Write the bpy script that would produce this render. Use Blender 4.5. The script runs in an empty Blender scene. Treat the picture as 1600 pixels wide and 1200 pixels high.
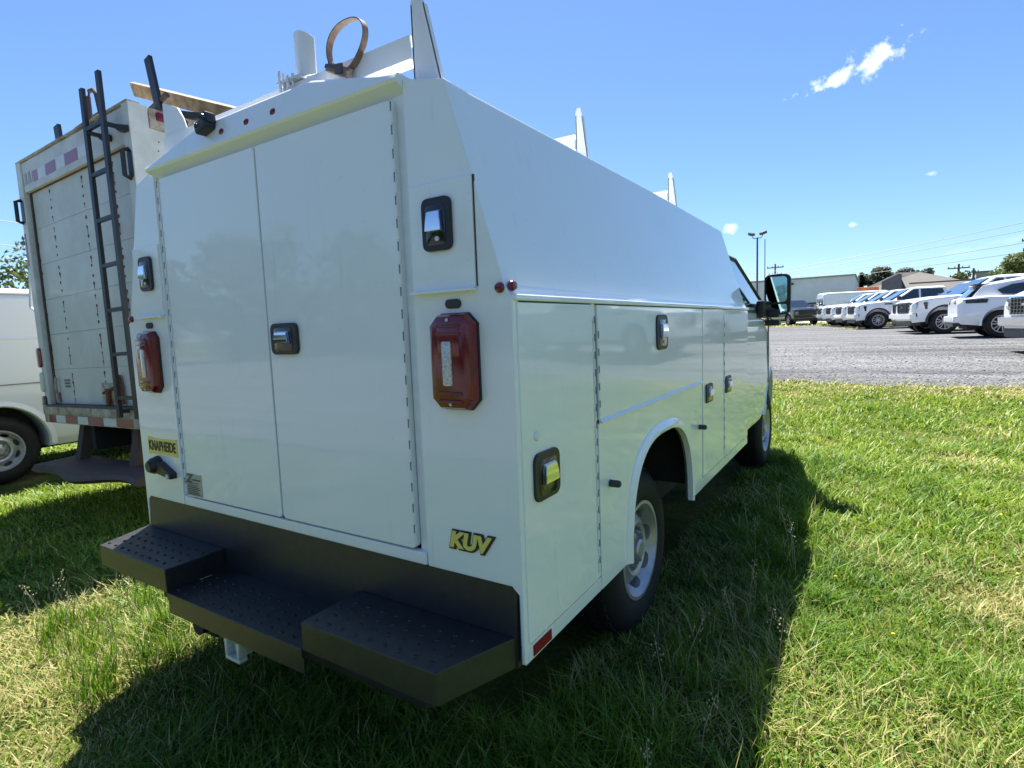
import bpy, bmesh, math, random
import numpy as np
from mathutils import Vector, Matrix, noise as mnoise

random.seed(7)
rng = np.random.default_rng(7)
R = math.radians
scene = bpy.context.scene
COL = scene.collection

# ------------------------------------------------------------------ camera, sky, sun, exposure
cam_d = bpy.data.cameras.new('camera')
cam = bpy.data.objects.new('camera', cam_d)
COL.objects.link(cam)
_right = Vector((0.84312472, 0.53634822, -0.03835742))
_fwd = Vector((-0.53735875, 0.8378076, -0.09656081))
_up = Vector((-0.01965408, 0.1020245, 0.99458771))
cam.matrix_world = Matrix(((_right.x, _up.x, -_fwd.x, 0.7776), (_right.y, _up.y, -_fwd.y, -1.2273),
                           (_right.z, _up.z, -_fwd.z, 1.4584), (0, 0, 0, 1)))
cam_d.sensor_width = 36.0
cam_d.lens = 883.227 / 1600 * 36
cam_d.clip_start = 0.05
cam_d.clip_end = 3000
scene.camera = cam

SUN = Vector((-0.318, 0.385, 1.0)).normalized()          # towards the sun
sun_el = math.asin(SUN.z)
sun_rot = math.atan2(SUN.x, SUN.y)                        # from +Y, clockwise
world = bpy.data.worlds.new('World')
scene.world = world
world.use_nodes = True
wn, wl = world.node_tree.nodes, world.node_tree.links
wn.clear()
w_out = wn.new('ShaderNodeOutputWorld')
w_bg = wn.new('ShaderNodeBackground')
w_bg.inputs['Strength'].default_value = 0.063
sky = wn.new('ShaderNodeTexSky')
sky.sky_type = 'NISHITA'
sky.sun_disc = False
sky.sun_elevation = sun_el
sky.sun_rotation = sun_rot
sky.altitude = 100
sky.air_density = 1.0
sky.dust_density = 0.3
sky.ozone_density = 10.0
wl.new(w_bg.outputs[0], w_out.inputs[0])
tc = wn.new('ShaderNodeTexCoord')

def vdot(vec_out, v):
    n = wn.new('ShaderNodeVectorMath'); n.operation = 'DOT_PRODUCT'
    wl.new(vec_out, n.inputs[0]); n.inputs[1].default_value = v
    return n.outputs['Value']

def wmath(op, a, b=None, clamp=False):
    n = wn.new('ShaderNodeMath'); n.operation = op; n.use_clamp = clamp
    for i, s in enumerate((a, b)):
        if s is None: continue
        if isinstance(s, (int, float)): n.inputs[i].default_value = s
        else: wl.new(s, n.inputs[i])
    return n.outputs[0]

_cn = {}
def cloud_noise(scale):
    if scale not in _cn:
        nz = wn.new('ShaderNodeTexNoise'); nz.inputs['Scale'].default_value = scale
        nz.inputs['Detail'].default_value = 5; nz.inputs['Roughness'].default_value = 0.62
        wl.new(tc.outputs['Generated'], nz.inputs['Vector']); _cn[scale] = nz
    return _cn[scale]

def cloud(centre, half_w, half_h, tilt, scale, seed, soft, dens):
    c = Vector(centre).normalized()
    r = c.cross(Vector((0, 0, 1))).normalized(); u = r.cross(c)
    ax = r * math.cos(tilt) + u * math.sin(tilt); ay = -r * math.sin(tilt) + u * math.cos(tilt)
    d = tc.outputs['Generated']
    k = wmath('MAXIMUM', vdot(d, c), 0.001)
    a = wmath('DIVIDE', wmath('DIVIDE', vdot(d, ax), k), half_w)
    b = wmath('DIVIDE', wmath('DIVIDE', vdot(d, ay), k), half_h)
    rad = wmath('SQRT', wmath('ADD', wmath('MULTIPLY', a, a), wmath('MULTIPLY', b, b)))
    nz = cloud_noise(scale)
    v = wmath('SUBTRACT', wmath('ADD', wmath('SUBTRACT', 1.0, rad), wmath('MULTIPLY', nz.outputs['Fac'], 3.4)), 1.75)
    m = wmath('MULTIPLY', wmath('DIVIDE', v, soft), dens, clamp=True)
    front = wmath('GREATER_THAN', vdot(d, c), 0.2)
    return wmath('MULTIPLY', m, front)

CLOUDS = [((-.008, 1., .364), .043, .019, .36, 55, 1.0, 1.2, .9), ((-.056, .998, .345), .040, .012, .22, 55, 2.0, 1.2, .85),
          ((-.03, .997, .135), .009, .006, 0, 30, 3.0, .9, .6), ((-.198, .98, .15), .013, .009, 0, 30, 4.0, .9, .6),
          ((.062, .997, .192), .008, .004, 0, 30, 5.0, .9, .4), ((.153, .987, .092), .035, .006, .1, 30, 6.0, 1.4, .12),
          ((.103, .997, .082), .03, .006, .1, 30, 7.0, 1.4, .12), ((.9, .25, .30), .28, .07, .1, 8, 8.0, .9, .9),
          ((.75, .65, .22), .22, .05, -.1, 8, 9.0, .9, .9), ((.95, -.3, .25), .3, .06, .05, 8, 10.0, .9, .9)]
acc = None
for c_ in CLOUDS:
    m_ = cloud(*c_)
    acc = m_ if acc is None else wmath('MAXIMUM', acc, m_)
w_mix = wn.new('ShaderNodeMixRGB')
wl.new(acc, w_mix.inputs[0]); wl.new(sky.outputs[0], w_mix.inputs[1])
w_mix.inputs[2].default_value = (10.0, 10.2, 10.6, 1)
wl.new(w_mix.outputs[0], w_bg.inputs['Color'])
world.cycles.sampling_method = 'MANUAL'
world.cycles.sample_map_resolution = 256

sun_d = bpy.data.lights.new('sun', 'SUN')
sun_d.energy = 4.8
sun_d.angle = R(0.53)
sun_d.color = (1.0, 0.965, 0.90)
sun_o = bpy.data.objects.new('sun', sun_d)
COL.objects.link(sun_o)
sun_o.rotation_euler = SUN.to_track_quat('Z', 'Y').to_euler()
sun_o.location = (-6, 8, 20)

scene.view_settings.view_transform = 'Standard'
scene.view_settings.look = 'None'
scene.view_settings.gamma = 1.0
scene.view_settings.use_curve_mapping = False
scene.view_settings.exposure = 1.54
scene.render.engine = 'CYCLES'
scene.cycles.max_bounces = 6
scene.cycles.diffuse_bounces = 3
scene.cycles.glossy_bounces = 4
scene.cycles.transmission_bounces = 3
scene.cycles.caustics_reflective = False
scene.cycles.caustics_refractive = False
scene.cycles.use_denoising = True

# ------------------------------------------------------------------ materials
def new_mat(name):
    m = bpy.data.materials.new(name); m.use_nodes = True
    return m, m.node_tree.nodes, m.node_tree.links, m.node_tree.nodes['Principled BSDF']

def mat(name, col, rough=.5, metal=0., coat=0., spec=.5, var=0., vscale=3., var2=None, bump=0., bscale=40., bdist=.002, obj=True, coat_rough=.03, detail=4):
    m, n, l, b = new_mat(name)
    b.inputs['Base Color'].default_value = (*col, 1)
    b.inputs['Roughness'].default_value = rough
    b.inputs['Metallic'].default_value = metal
    b.inputs['Coat Weight'].default_value = coat
    b.inputs['Coat Roughness'].default_value = coat_rough
    b.inputs['Specular IOR Level'].default_value = spec
    if var or bump:
        t = n.new('ShaderNodeNewGeometry')
    if var:
        z = n.new('ShaderNodeTexNoise'); z.inputs['Scale'].default_value = vscale; z.inputs['Detail'].default_value = detail
        z.inputs['Roughness'].default_value = .65
        l.new(t.outputs['Position'], z.inputs['Vector'])
        r = n.new('ShaderNodeValToRGB')
        r.color_ramp.elements[0].position = .33; r.color_ramp.elements[1].position = .67
        c2 = var2 if var2 else tuple(max(0, x * (1 - var)) for x in col)
        r.color_ramp.elements[0].color = (*c2, 1); r.color_ramp.elements[1].color = (*(tuple(min(1, x * (1 + var * .5)) for x in col) if not var2 else col), 1)
        l.new(z.outputs['Fac'], r.inputs[0]); l.new(r.outputs[0], b.inputs['Base Color'])
    if bump:
        z2 = n.new('ShaderNodeTexNoise'); z2.inputs['Scale'].default_value = bscale; z2.inputs['Detail'].default_value = 3
        l.new(t.outputs['Position'], z2.inputs['Vector'])
        bp = n.new('ShaderNodeBump'); bp.inputs['Strength'].default_value = bump; bp.inputs['Distance'].default_value = bdist
        l.new(z2.outputs['Fac'], bp.inputs['Height']); l.new(bp.outputs[0], b.inputs['Normal'])
        if coat: l.new(bp.outputs[0], b.inputs['Coat Normal'])
    return m

M = {}
M['paint'] = mat('white_paint', (.86, .87, .86), .3, coat=.8, bump=.25, bscale=2.2, bdist=.004, coat_rough=.02)
def body_paint():
    m, n, l, b = new_mat('white_body_paint')
    g = n.new('ShaderNodeNewGeometry')
    def nz(sc, d=5, rg=.6, st=None):
        z = n.new('ShaderNodeTexNoise'); z.inputs['Scale'].default_value = sc; z.inputs['Detail'].default_value = d; z.inputs['Roughness'].default_value = rg
        if st:
            mp = n.new('ShaderNodeMapping'); mp.inputs['Scale'].default_value = st; l.new(g.outputs['Position'], mp.inputs['Vector']); l.new(mp.outputs[0], z.inputs['Vector'])
        else: l.new(g.outputs['Position'], z.inputs['Vector'])
        return z.outputs['Fac']
    def ramp(src, p0, p1, c0, c1):
        r = n.new('ShaderNodeValToRGB'); r.color_ramp.elements[0].position = p0; r.color_ramp.elements[1].position = p1
        r.color_ramp.elements[0].color = (*c0, 1); r.color_ramp.elements[1].color = (*c1, 1); l.new(src, r.inputs[0]); return r.outputs[0]
    base = ramp(nz(1.4), .3, .7, (.845, .885, .895), (.88, .915, .925))
    streak = ramp(nz(6, 6, .7, (3., 3., .35)), .60, .78, (1, 1, 1), (.88, .87, .835))        # faint run-down dirt
    speck = ramp(nz(55, 2, .5), .70, .76, (1, 1, 1), (.86, .85, .82))                      # dust specks
    m1 = n.new('ShaderNodeMixRGB'); m1.blend_type = 'MULTIPLY'; m1.inputs[0].default_value = 1.; l.new(base, m1.inputs[1]); l.new(streak, m1.inputs[2])
    m2 = n.new('ShaderNodeMixRGB'); m2.blend_type = 'MULTIPLY'; m2.inputs[0].default_value = .6; l.new(m1.outputs[0], m2.inputs[1]); l.new(speck, m2.inputs[2])
    l.new(m2.outputs[0], b.inputs['Base Color'])
    b.inputs['Roughness'].default_value = .32; b.inputs['Coat Weight'].default_value = .85
    cr = ramp(nz(3.2, 6, .7), .38, .7, (.015, .015, .015), (.09, .09, .09)); l.new(cr, b.inputs['Coat Roughness'])
    bp = n.new('ShaderNodeBump'); bp.inputs['Strength'].default_value = .3; bp.inputs['Distance'].default_value = .005
    l.new(nz(2.0, 2, .4), bp.inputs['Height']); l.new(bp.outputs[0], b.inputs['Coat Normal'])
    return m
M['paint'] = body_paint()
M['paint_flat'] = mat('white_powder_coat', (.80, .81, .81), .3, coat=.3)
M['car_white'] = mat('car_white_paint', (.82, .83, .84), .3, coat=.9)
M['seal'] = mat('rubber_seal', (.045, .048, .05), .7)
M['seam'] = mat('seam_shadow_gap', (.10, .105, .11), .7)
M['hinge_dark'] = mat('hinge_gap_shade', (.16, .175, .185), .6)  # shade between hinge knuckles, put into the colour
M['reflector'] = mat('red_reflector', (.24, .004, .012), .45, coat=0., spec=.2, var=.25, vscale=150)
M['black'] = mat('black_plastic', (.018, .019, .021), .42, bump=.2, bscale=300, bdist=.0006)
M['black_gloss'] = mat('black_gloss', (.012, .013, .015), .15, coat=.5)
M['bumper'] = mat('bumper_black_paint', (.016, .017, .020), .36, var=.9, vscale=26, var2=(.030, .029, .029), detail=8, bump=.15, bscale=220, bdist=.0008)
M['chrome'] = mat('chrome', (.82, .83, .85), .08, metal=1.)
M['steel'] = mat('wheel_steel', (.50, .50, .51), .42, metal=.6, var=.15, vscale=14)
M['galv'] = mat('galvanised', (.66, .69, .70), .45, metal=.35, var=.2, vscale=60)
M['rubber'] = mat('tyre_rubber', (.010, .010, .010), .75, var=.3, vscale=20, bump=.3, bscale=120, bdist=.001)
M['glass'] = mat('window_glass', (.012, .016, .018), .03, spec=.8, coat=1.)
M['mirror'] = mat('mirror_glass', (.40, .62, .60), .015, metal=1.)
M['red'] = mat('red_lens', (.17, .0005, .009), .16, coat=.5, var=.35, vscale=26, bump=.25, bscale=260, bdist=.001)
M['redreflect'] = mat('red_tape', (.30, .022, .035), .3, coat=.4, var=.25, vscale=120)
M['whitetape'] = mat('white_tape', (.72, .73, .72), .35, var=.15, vscale=40)
M['lens_white'] = mat('clear_lens', (.62, .62, .6), .15, coat=1., var=.5, vscale=160, bump=.4, bscale=300, bdist=.001)
M['orange'] = mat('orange_lens', (.75, .2, .02), .3, coat=.6)
M['gold'] = mat('badge_yellow', (.78, .66, .16), .35, coat=.3)
M['badge_black'] = mat('badge_black', (.015, .015, .015), .4)
M['plate'] = mat('dealer_plate', (.46, .46, .37), .45, var=.12, vscale=40)
M['plate_ink'] = mat('dealer_plate_ink', (.10, .10, .09), .5)
M['strap'] = mat('tan_strap', (.17, .115, .085), .7, var=.35, vscale=60)
M['buckle'] = mat('buckle_leather', (.33, .24, .18), .5, var=.5, vscale=90)
M['truckwhite'] = mat('aged_white_paint', (.70, .71, .68), .5, var=.9, vscale=4.5, var2=(.54, .54, .49), detail=9, coat=.15, bump=.3, bscale=5, bdist=.004)
M['doorwhite'] = mat('roll_door_white', (.66, .68, .64), .5, var=.9, vscale=3.2, var2=(.56, .57, .52), detail=8, coat=.15, bump=.3, bscale=6, bdist=.003)
M['rust'] = mat('rust', (.22, .075, .034), .85, var=.6, vscale=60, bump=.5, bscale=150, bdist=.002)
M['rusty_white'] = mat('rust_stained_white', (.58, .57, .50), .6, var=.9, vscale=9, var2=(.24, .13, .07), detail=8)
M['rusty_dark'] = mat('rusty_dark_steel', (.06, .05, .048), .7, var=.9, vscale=6, var2=(.10, .06, .045), bump=.5, bscale=60, bdist=.003)
M['ladder'] = mat('ladder_black_steel', (.016, .02, .024), .45, var=.3, vscale=10)
M['wood'] = mat('weathered_lumber', (.34, .24, .14), .75, var=.5, vscale=9, bump=.4, bscale=90, bdist=.002)
M['under'] = mat('underbody_dark', (.02, .02, .021), .8, var=.4, vscale=8)
M['gutter'] = mat('gutter_paint', (.72, .72, .66), .5)
M['ink_blue'] = mat('faded_lettering', (.30, .36, .40), .6, var=.4, vscale=50, var2=(.5, .53, .54))
M['metal_wall'] = mat('white_metal_cladding', (.82, .82, .84), .55, var=.06, vscale=1.)
M['trim_dark'] = mat('dark_trim', (.08, .075, .07), .6)
M['roof_brown'] = mat('brown_roof', (.13, .118, .108), .8, var=.2, vscale=1.2)
M['grey_wall'] = mat('grey_cladding', (.09, .10, .11), .7, var=.2, vscale=1.5)
M['tan_wall'] = mat('tan_wall', (.28, .26, .23), .8, var=.1, vscale=2)
M['orange_awning'] = mat('orange_awning', (.62, .20, .09), .7, var=.2, vscale=3)
M['pole'] = mat('dark_pole', (.055, .05, .055), .5)
M['polewood'] = mat('pole_wood', (.12, .095, .075), .85)
M['bark'] = mat('bark', (.085, .065, .048), .9, var=.4, vscale=12, bump=.6, bscale=30, bdist=.01)
M['concrete'] = mat('concrete_grey', (.36, .36, .35), .85, var=.15, vscale=.8)
M['hill'] = mat('hill_green', (.10, .14, .13), .95, var=.3, vscale=.05)
M['darkcar'] = mat('dark_car_paint', (.02, .022, .026), .25, coat=.9)

def leaf_mat(name, c1, c2, trans=.35):
    m, n, l, b = new_mat(name)
    t = n.new('ShaderNodeNewGeometry'); z = n.new('ShaderNodeTexNoise')
    z.inputs['Scale'].default_value = 1.7; z.inputs['Detail'].default_value = 5
    l.new(t.outputs['Position'], z.inputs['Vector'])
    r = n.new('ShaderNodeValToRGB'); r.color_ramp.elements[0].position = .35; r.color_ramp.elements[1].position = .65
    r.color_ramp.elements[0].color = (*c1, 1); r.color_ramp.elements[1].color = (*c2, 1)
    l.new(z.outputs['Fac'], r.inputs[0]); l.new(r.outputs[0], b.inputs['Base Color'])
    b.inputs['Roughness'].default_value = .55
    tr = n.new('ShaderNodeBsdfTranslucent'); l.new(r.outputs[0], tr.inputs[0])
    mx = n.new('ShaderNodeMixShader'); mx.inputs[0].default_value = trans
    l.new(b.outputs[0], mx.inputs[1]); l.new(tr.outputs[0], mx.inputs[2])
    l.new(mx.outputs[0], n['Material Output'].inputs[0])
    return m
M['leaf'] = leaf_mat('leaf_green', (.045, .075, .018), (.10, .13, .035))
M['leaf_light'] = leaf_mat('leaf_light_green', (.08, .12, .025), (.15, .18, .05))
M['needle'] = leaf_mat('conifer_needles', (.045, .062, .036), (.09, .11, .06), .4)

def grass_mat():
    m, n, l, b = new_mat('grass_blade')
    at = n.new('ShaderNodeAttribute'); at.attribute_name = 'tint'
    dr = n.new('ShaderNodeAttribute'); dr.attribute_name = 'dry'
    r = n.new('ShaderNodeValToRGB')
    e = r.color_ramp.elements
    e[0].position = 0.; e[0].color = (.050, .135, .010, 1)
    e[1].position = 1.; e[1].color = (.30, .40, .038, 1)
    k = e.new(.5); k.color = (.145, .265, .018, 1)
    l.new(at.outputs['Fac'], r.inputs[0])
    mxc = n.new('ShaderNodeMixRGB'); mxc.inputs[2].default_value = (.62, .52, .24, 1)
    l.new(dr.outputs['Fac'], mxc.inputs[0]); l.new(r.outputs[0], mxc.inputs[1])
    l.new(mxc.outputs[0], b.inputs['Base Color'])
    b.inputs['Roughness'].default_value = .5; b.inputs['Specular IOR Level'].default_value = .35
    tr = n.new('ShaderNodeBsdfTranslucent'); l.new(mxc.outputs[0], tr.inputs[0])
    mx = n.new('ShaderNodeMixShader'); mx.inputs[0].default_value = .38
    l.new(b.outputs[0], mx.inputs[1]); l.new(tr.outputs[0], mx.inputs[2])
    l.new(mx.outputs[0], n['Material Output'].inputs[0])
    return m
M['grass'] = grass_mat()

def ground_mat():
    m, n, l, b = new_mat('grass_ground')
    t = n.new('ShaderNodeNewGeometry')
    def nz(s, d=6, rg=.65):
        z = n.new('ShaderNodeTexNoise'); z.inputs['Scale'].default_value = s; z.inputs['Detail'].default_value = d; z.inputs['Roughness'].default_value = rg
        l.new(t.outputs['Position'], z.inputs['Vector']); return z.outputs['Fac']
    r1 = n.new('ShaderNodeValToRGB'); e = r1.color_ramp.elements
    e[0].position = .36; e[0].color = (.040, .065, .012, 1); e[1].position = .68; e[1].color = (.20, .18, .06, 1)
    k = e.new(.5); k.color = (.085, .12, .02, 1)
    l.new(nz(1.3), r1.inputs[0])
    r2 = n.new('ShaderNodeValToRGB'); r2.color_ramp.elements[0].position = .3; r2.color_ramp.elements[1].position = .75
    r2.color_ramp.elements[0].color = (.45, .45, .45, 1); r2.color_ramp.elements[1].color = (1.25, 1.2, 1.1, 1)
    l.new(nz(38, 4), r2.inputs[0])
    mu = n.new('ShaderNodeMixRGB'); mu.blend_type = 'MULTIPLY'; mu.inputs[0].default_value = 1
    l.new(r1.outputs[0], mu.inputs[1]); l.new(r2.outputs[0], mu.inputs[2]); l.new(mu.outputs[0], b.inputs['Base Color'])
    b.inputs['Roughness'].default_value = .95; b.inputs['Specular IOR Level'].default_value = .1
    bp = n.new('ShaderNodeBump'); bp.inputs['Strength'].default_value = .8; bp.inputs['Distance'].default_value = .03
    l.new(nz(30, 5), bp.inputs['Height']); l.new(bp.outputs[0], b.inputs['Normal'])
    return m
M['ground'] = ground_mat()

def gravel_mat():
    m, n, l, b = new_mat('gravel')
    t = n.new('ShaderNodeNewGeometry')
    mp = n.new('ShaderNodeMapping'); mp.inputs['Scale'].default_value = (.09, .8, 1); l.new(t.outputs['Position'], mp.inputs['Vector'])
    z = n.new('ShaderNodeTexNoise'); z.inputs['Scale'].default_value = 1.6; z.inputs['Detail'].default_value = 7; z.inputs['Roughness'].default_value = .62
    l.new(mp.outputs[0], z.inputs['Vector'])
    r = n.new('ShaderNodeValToRGB'); r.color_ramp.elements[0].position = .35; r.color_ramp.elements[1].position = .64
    r.color_ramp.elements[0].color = (.072, .073, .074, 1); r.color_ramp.elements[1].color = (.165, .167, .169, 1)
    l.new(z.outputs['Fac'], r.inputs[0])
    v = n.new('ShaderNodeTexVoronoi'); v.inputs['Scale'].default_value = 34; v.inputs['Randomness'].default_value = 1
    l.new(t.outputs['Position'], v.inputs['Vector'])
    hs = n.new('ShaderNodeSeparateColor'); l.new(v.outputs['Color'], hs.inputs[0])
    r2 = n.new('ShaderNodeValToRGB'); r2.color_ramp.elements[0].color = (.45, .45, .45, 1); r2.color_ramp.elements[1].color = (1.5, 1.5, 1.5, 1)
    l.new(hs.outputs[0], r2.inputs[0])
    mu = n.new('ShaderNodeMixRGB'); mu.blend_type = 'MULTIPLY'; mu.inputs[0].default_value = 1
    l.new(r.outputs[0], mu.inputs[1]); l.new(r2.outputs[0], mu.inputs[2]); l.new(mu.outputs[0], b.inputs['Base Color'])
    b.inputs['Roughness'].default_value = .9; b.inputs['Specular IOR Level'].default_value = .2
    bp = n.new('ShaderNodeBump'); bp.inputs['Strength'].default_value = .7; bp.inputs['Distance'].default_value = .012
    l.new(v.outputs['Distance'], bp.inputs['Height']); bp.invert = True; l.new(bp.outputs[0], b.inputs['Normal'])
    return m
M['gravel'] = gravel_mat()

# ------------------------------------------------------------------ mesh helpers
def B(): return bmesh.new()

def tag(o, label=None, cat=None, group=None, kind=None):
    if label: o['label'] = label
    if cat: o['category'] = cat
    if group: o['group'] = group
    if kind: o['kind'] = kind
    return o

def link_mesh(name, me, m, parent=None, inv=None):
    o = bpy.data.objects.new(name, me); COL.objects.link(o)
    if m is not None and not me.materials: me.materials.append(M[m] if isinstance(m, str) else m)
    if parent is not None:
        o.parent = parent
        if inv is not None: o.matrix_parent_inverse = inv
        elif parent.type == 'EMPTY' and parent.get('_abs'):
            o.matrix_parent_inverse = Matrix.Translation(-parent.location)
    return o

def mk(name, bm, m, parent=None, smooth=40):
    bmesh.ops.recalc_face_normals(bm, faces=bm.faces[:])
    me = bpy.data.meshes.new(name); bm.to_mesh(me); bm.free()
    if smooth:
        me.shade_smooth(); me.set_sharp_from_angle(angle=R(smooth))
    o = link_mesh(name, me, m, parent)
    if smooth and m in ('paint', 'paint_flat', 'car_white', 'black', 'bumper', 'truckwhite', 'doorwhite', 'darkcar'):
        wnm = o.modifiers.new('weighted_normal', 'WEIGHTED_NORMAL'); wnm.keep_sharp = True; wnm.weight = 100
    return o

def np_mesh(name, verts, faces_flat, loop_tot, m, attrs=None, parent=None):
    me = bpy.data.meshes.new(name)
    me.vertices.add(len(verts)); me.vertices.foreach_set('co', np.asarray(verts, np.float32).ravel())
    me.loops.add(len(faces_flat)); me.loops.foreach_set('vertex_index', np.asarray(faces_flat, np.int32))
    loop_tot = np.asarray(loop_tot, np.int32)
    me.polygons.add(len(loop_tot))
    me.polygons.foreach_set('loop_start', np.concatenate(([0], np.cumsum(loop_tot)[:-1])).astype(np.int32))
    me.update(calc_edges=True)
    for k, v in (attrs or {}).items():
        a = me.attributes.new(k, 'FLOAT', 'POINT'); a.data.foreach_set('value', np.asarray(v, np.float32))
    return link_mesh(name, me, m, parent)

def empty(name, loc=(0, 0, 0), absolute=False):
    o = bpy.data.objects.new(name, None); COL.objects.link(o); o.location = loc; o.empty_display_size = .2
    if absolute: o['_abs'] = 1
    return o

def box(bm, x0, x1, y0, y1, z0, z1, bev=0., seg=2):
    r = bmesh.ops.create_cube(bm, size=1.)
    for v in r['verts']:
        v.co = Vector(((x0 + x1) / 2 + v.co.x * (x1 - x0), (y0 + y1) / 2 + v.co.y * (y1 - y0), (z0 + z1) / 2 + v.co.z * (z1 - z0)))
    if bev:
        es = list({e for v in r['verts'] for e in v.link_edges})
        bmesh.ops.bevel(bm, geom=es, offset=bev, segments=seg, affect='EDGES', profile=.5)
    return bm

AX = {'X': (Vector((0, 1, 0)), Vector((0, 0, 1)), Vector((1, 0, 0))),      # plane facing +X: (a,b)=(Y,Z)
      'Y': (Vector((1, 0, 0)), Vector((0, 0, 1)), Vector((0, -1, 0))),     # facing -Y: (a,b)=(X,Z)
      'Z': (Vector((1, 0, 0)), Vector((0, 1, 0)), Vector((0, 0, 1))),
      'x': (Vector((0, 1, 0)), Vector((0, 0, 1)), Vector((-1, 0, 0))),
      'y': (Vector((1, 0, 0)), Vector((0, 0, 1)), Vector((0, 1, 0)))}

def slab(bm, pts, plane, off, th, bev=0., seg=2):
    """polygon in a plane; front face at off along the outward normal side, going th inwards"""
    if isinstance(plane, str):
        u, v, n = AX[plane]
        o = Vector((abs(n.x), abs(n.y), abs(n.z))) * off
    else:
        o, u, v, n = plane; o = o + n * off
    vs = [bm.verts.new(o + u * a + v * b) for a, b in pts]
    f = bm.faces.new(vs)
    r = bmesh.ops.extrude_face_region(bm, geom=[f])
    nv = [g for g in r['geom'] if isinstance(g, bmesh.types.BMVert)]
    for w in nv: w.co -= n * th
    if bev:
        ang = []
        for e in {e for w in vs for e in w.link_edges}:
            ang.append(e)
        bmesh.ops.bevel(bm, geom=ang, offset=bev, segments=seg, affect='EDGES', profile=.5, clamp_overlap=True)
    return bm

def rect(a0, a1, b0, b1): return [(a0, b0), (a1, b0), (a1, b1), (a0, b1)]

def rrect(a0, a1, b0, b1, r, n=4):
    out = []
    for cx, cy, s in ((a1 - r, b0 + r, -90), (a1 - r, b1 - r, 0), (a0 + r, b1 - r, 90), (a0 + r, b0 + r, 180)):
        for i in range(n + 1):
            t = R(s + 90 * i / n); out.append((cx + r * math.cos(t), cy + r * math.sin(t)))
    return out

def ellipse(ca, cb, ra, rb, n=20): return [(ca + ra * math.cos(2 * math.pi * i / n), cb + rb * math.sin(2 * math.pi * i / n)) for i in range(n)]

def tube(bm, path, r, seg=8, cap=True, closed=False):
    path = [Vector(p) for p in path]; rings = []
    n = len(path)
    for i, p in enumerate(path):
        if closed: d = path[(i + 1) % n] - path[i - 1]
        else: d = path[min(i + 1, n - 1)] - path[max(i - 1, 0)]
        d.normalize()
        a = d.cross(Vector((0, 0, 1)) if abs(d.z) < .9 else Vector((1, 0, 0))).normalized(); b = d.cross(a)
        rr = r[i] if isinstance(r, (list, tuple)) else r
        rings.append([bm.verts.new(p + (a * math.cos(2 * math.pi * k / seg) + b * math.sin(2 * math.pi * k / seg)) * rr) for k in range(seg)])
    for i in range(n if closed else n - 1):
        A, C = rings[i], rings[(i + 1) % n]
        for k in range(seg): bm.faces.new((A[k], A[(k + 1) % seg], C[(k + 1) % seg], C[k]))
    if cap and not closed: bm.faces.new(rings[0][::-1]); bm.faces.new(rings[-1])
    return bm

def bar(bm, p, q, w, h, up=(0, 0, 1)):
    p, q = Vector(p), Vector(q); d = (q - p).normalized(); upv = Vector(up)
    s = d.cross(upv).normalized(); t = s.cross(d)
    R8 = [[bm.verts.new(e + s * a * w / 2 + t * b * h / 2) for a, b in ((-1, -1), (1, -1), (1, 1), (-1, 1))] for e in (p, q)]
    for k in range(4): bm.faces.new((R8[0][k], R8[0][(k + 1) % 4], R8[1][(k + 1) % 4], R8[1][k]))
    bm.faces.new(R8[0][::-1]); bm.faces.new(R8[1])
    return bm

def lathe(bm, prof, o, axis, seg=32, closed=True):
    """prof: (radius, height along axis)"""
    o = Vector(o); d = Vector(axis).normalized()
    a = d.cross(Vector((0, 0, 1)) if abs(d.z) < .9 else Vector((1, 0, 0))).normalized(); b = d.cross(a)
    rings = []
    for r, h in prof:
        if r < 1e-5: rings.append([bm.verts.new(o + d * h)])
        else: rings.append([bm.verts.new(o + d * h + (a * math.cos(2 * math.pi * k / seg) + b * math.sin(2 * math.pi * k / seg)) * r) for k in range(seg)])
    m = len(rings)
    for i in range(m if closed else m - 1):
        A, C = rings[i], rings[(i + 1) % m]
        for k in range(seg):
            k2 = (k + 1) % seg
            if len(A) == 1 and len(C) == 1: continue
            if len(A) == 1: bm.faces.new((A[0], C[k2], C[k]))
            elif len(C) == 1: bm.faces.new((A[k], A[k2], C[0]))
            else: bm.faces.new((A[k], A[k2], C[k2], C[k]))
    return bm

def loft(bm, rings, cap=True):
    rv = [[bm.verts.new(p) for p in r] for r in rings]; n = len(rv[0])
    for A, C in zip(rv, rv[1:]):
        for k in range(n): bm.faces.new((A[k], A[(k + 1) % n], C[(k + 1) % n], C[k]))
    if cap: bm.faces.new(rv[0][::-1]); bm.faces.new(rv[-1])
    return bm

def bm_to_tmp(bm, name):
    bmesh.ops.recalc_face_normals(bm, faces=bm.faces[:])
    me = bpy.data.meshes.new(name); bm.to_mesh(me); bm.free()
    o = bpy.data.objects.new(name, me); COL.objects.link(o); return o

def boolean(bm, cutters):
    """difference of closed meshes; returns a new bmesh"""
    a = bm_to_tmp(bm, 'tmp_body'); cs = []
    for c in cutters:
        co = bm_to_tmp(c, 'tmp_cut'); cs.append(co)
        md = a.modifiers.new('b', 'BOOLEAN'); md.operation = 'DIFFERENCE'; md.object = co; md.solver = 'EXACT'
    dg = bpy.context.evaluated_depsgraph_get(); dg.update()
    me = bpy.data.meshes.new_from_object(a.evaluated_get(dg))
    out = bmesh.new(); out.from_mesh(me)
    for o in [a] + cs:
        d = o.data; bpy.data.objects.remove(o); bpy.data.meshes.remove(d)
    bpy.data.meshes.remove(me)
    return out

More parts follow.
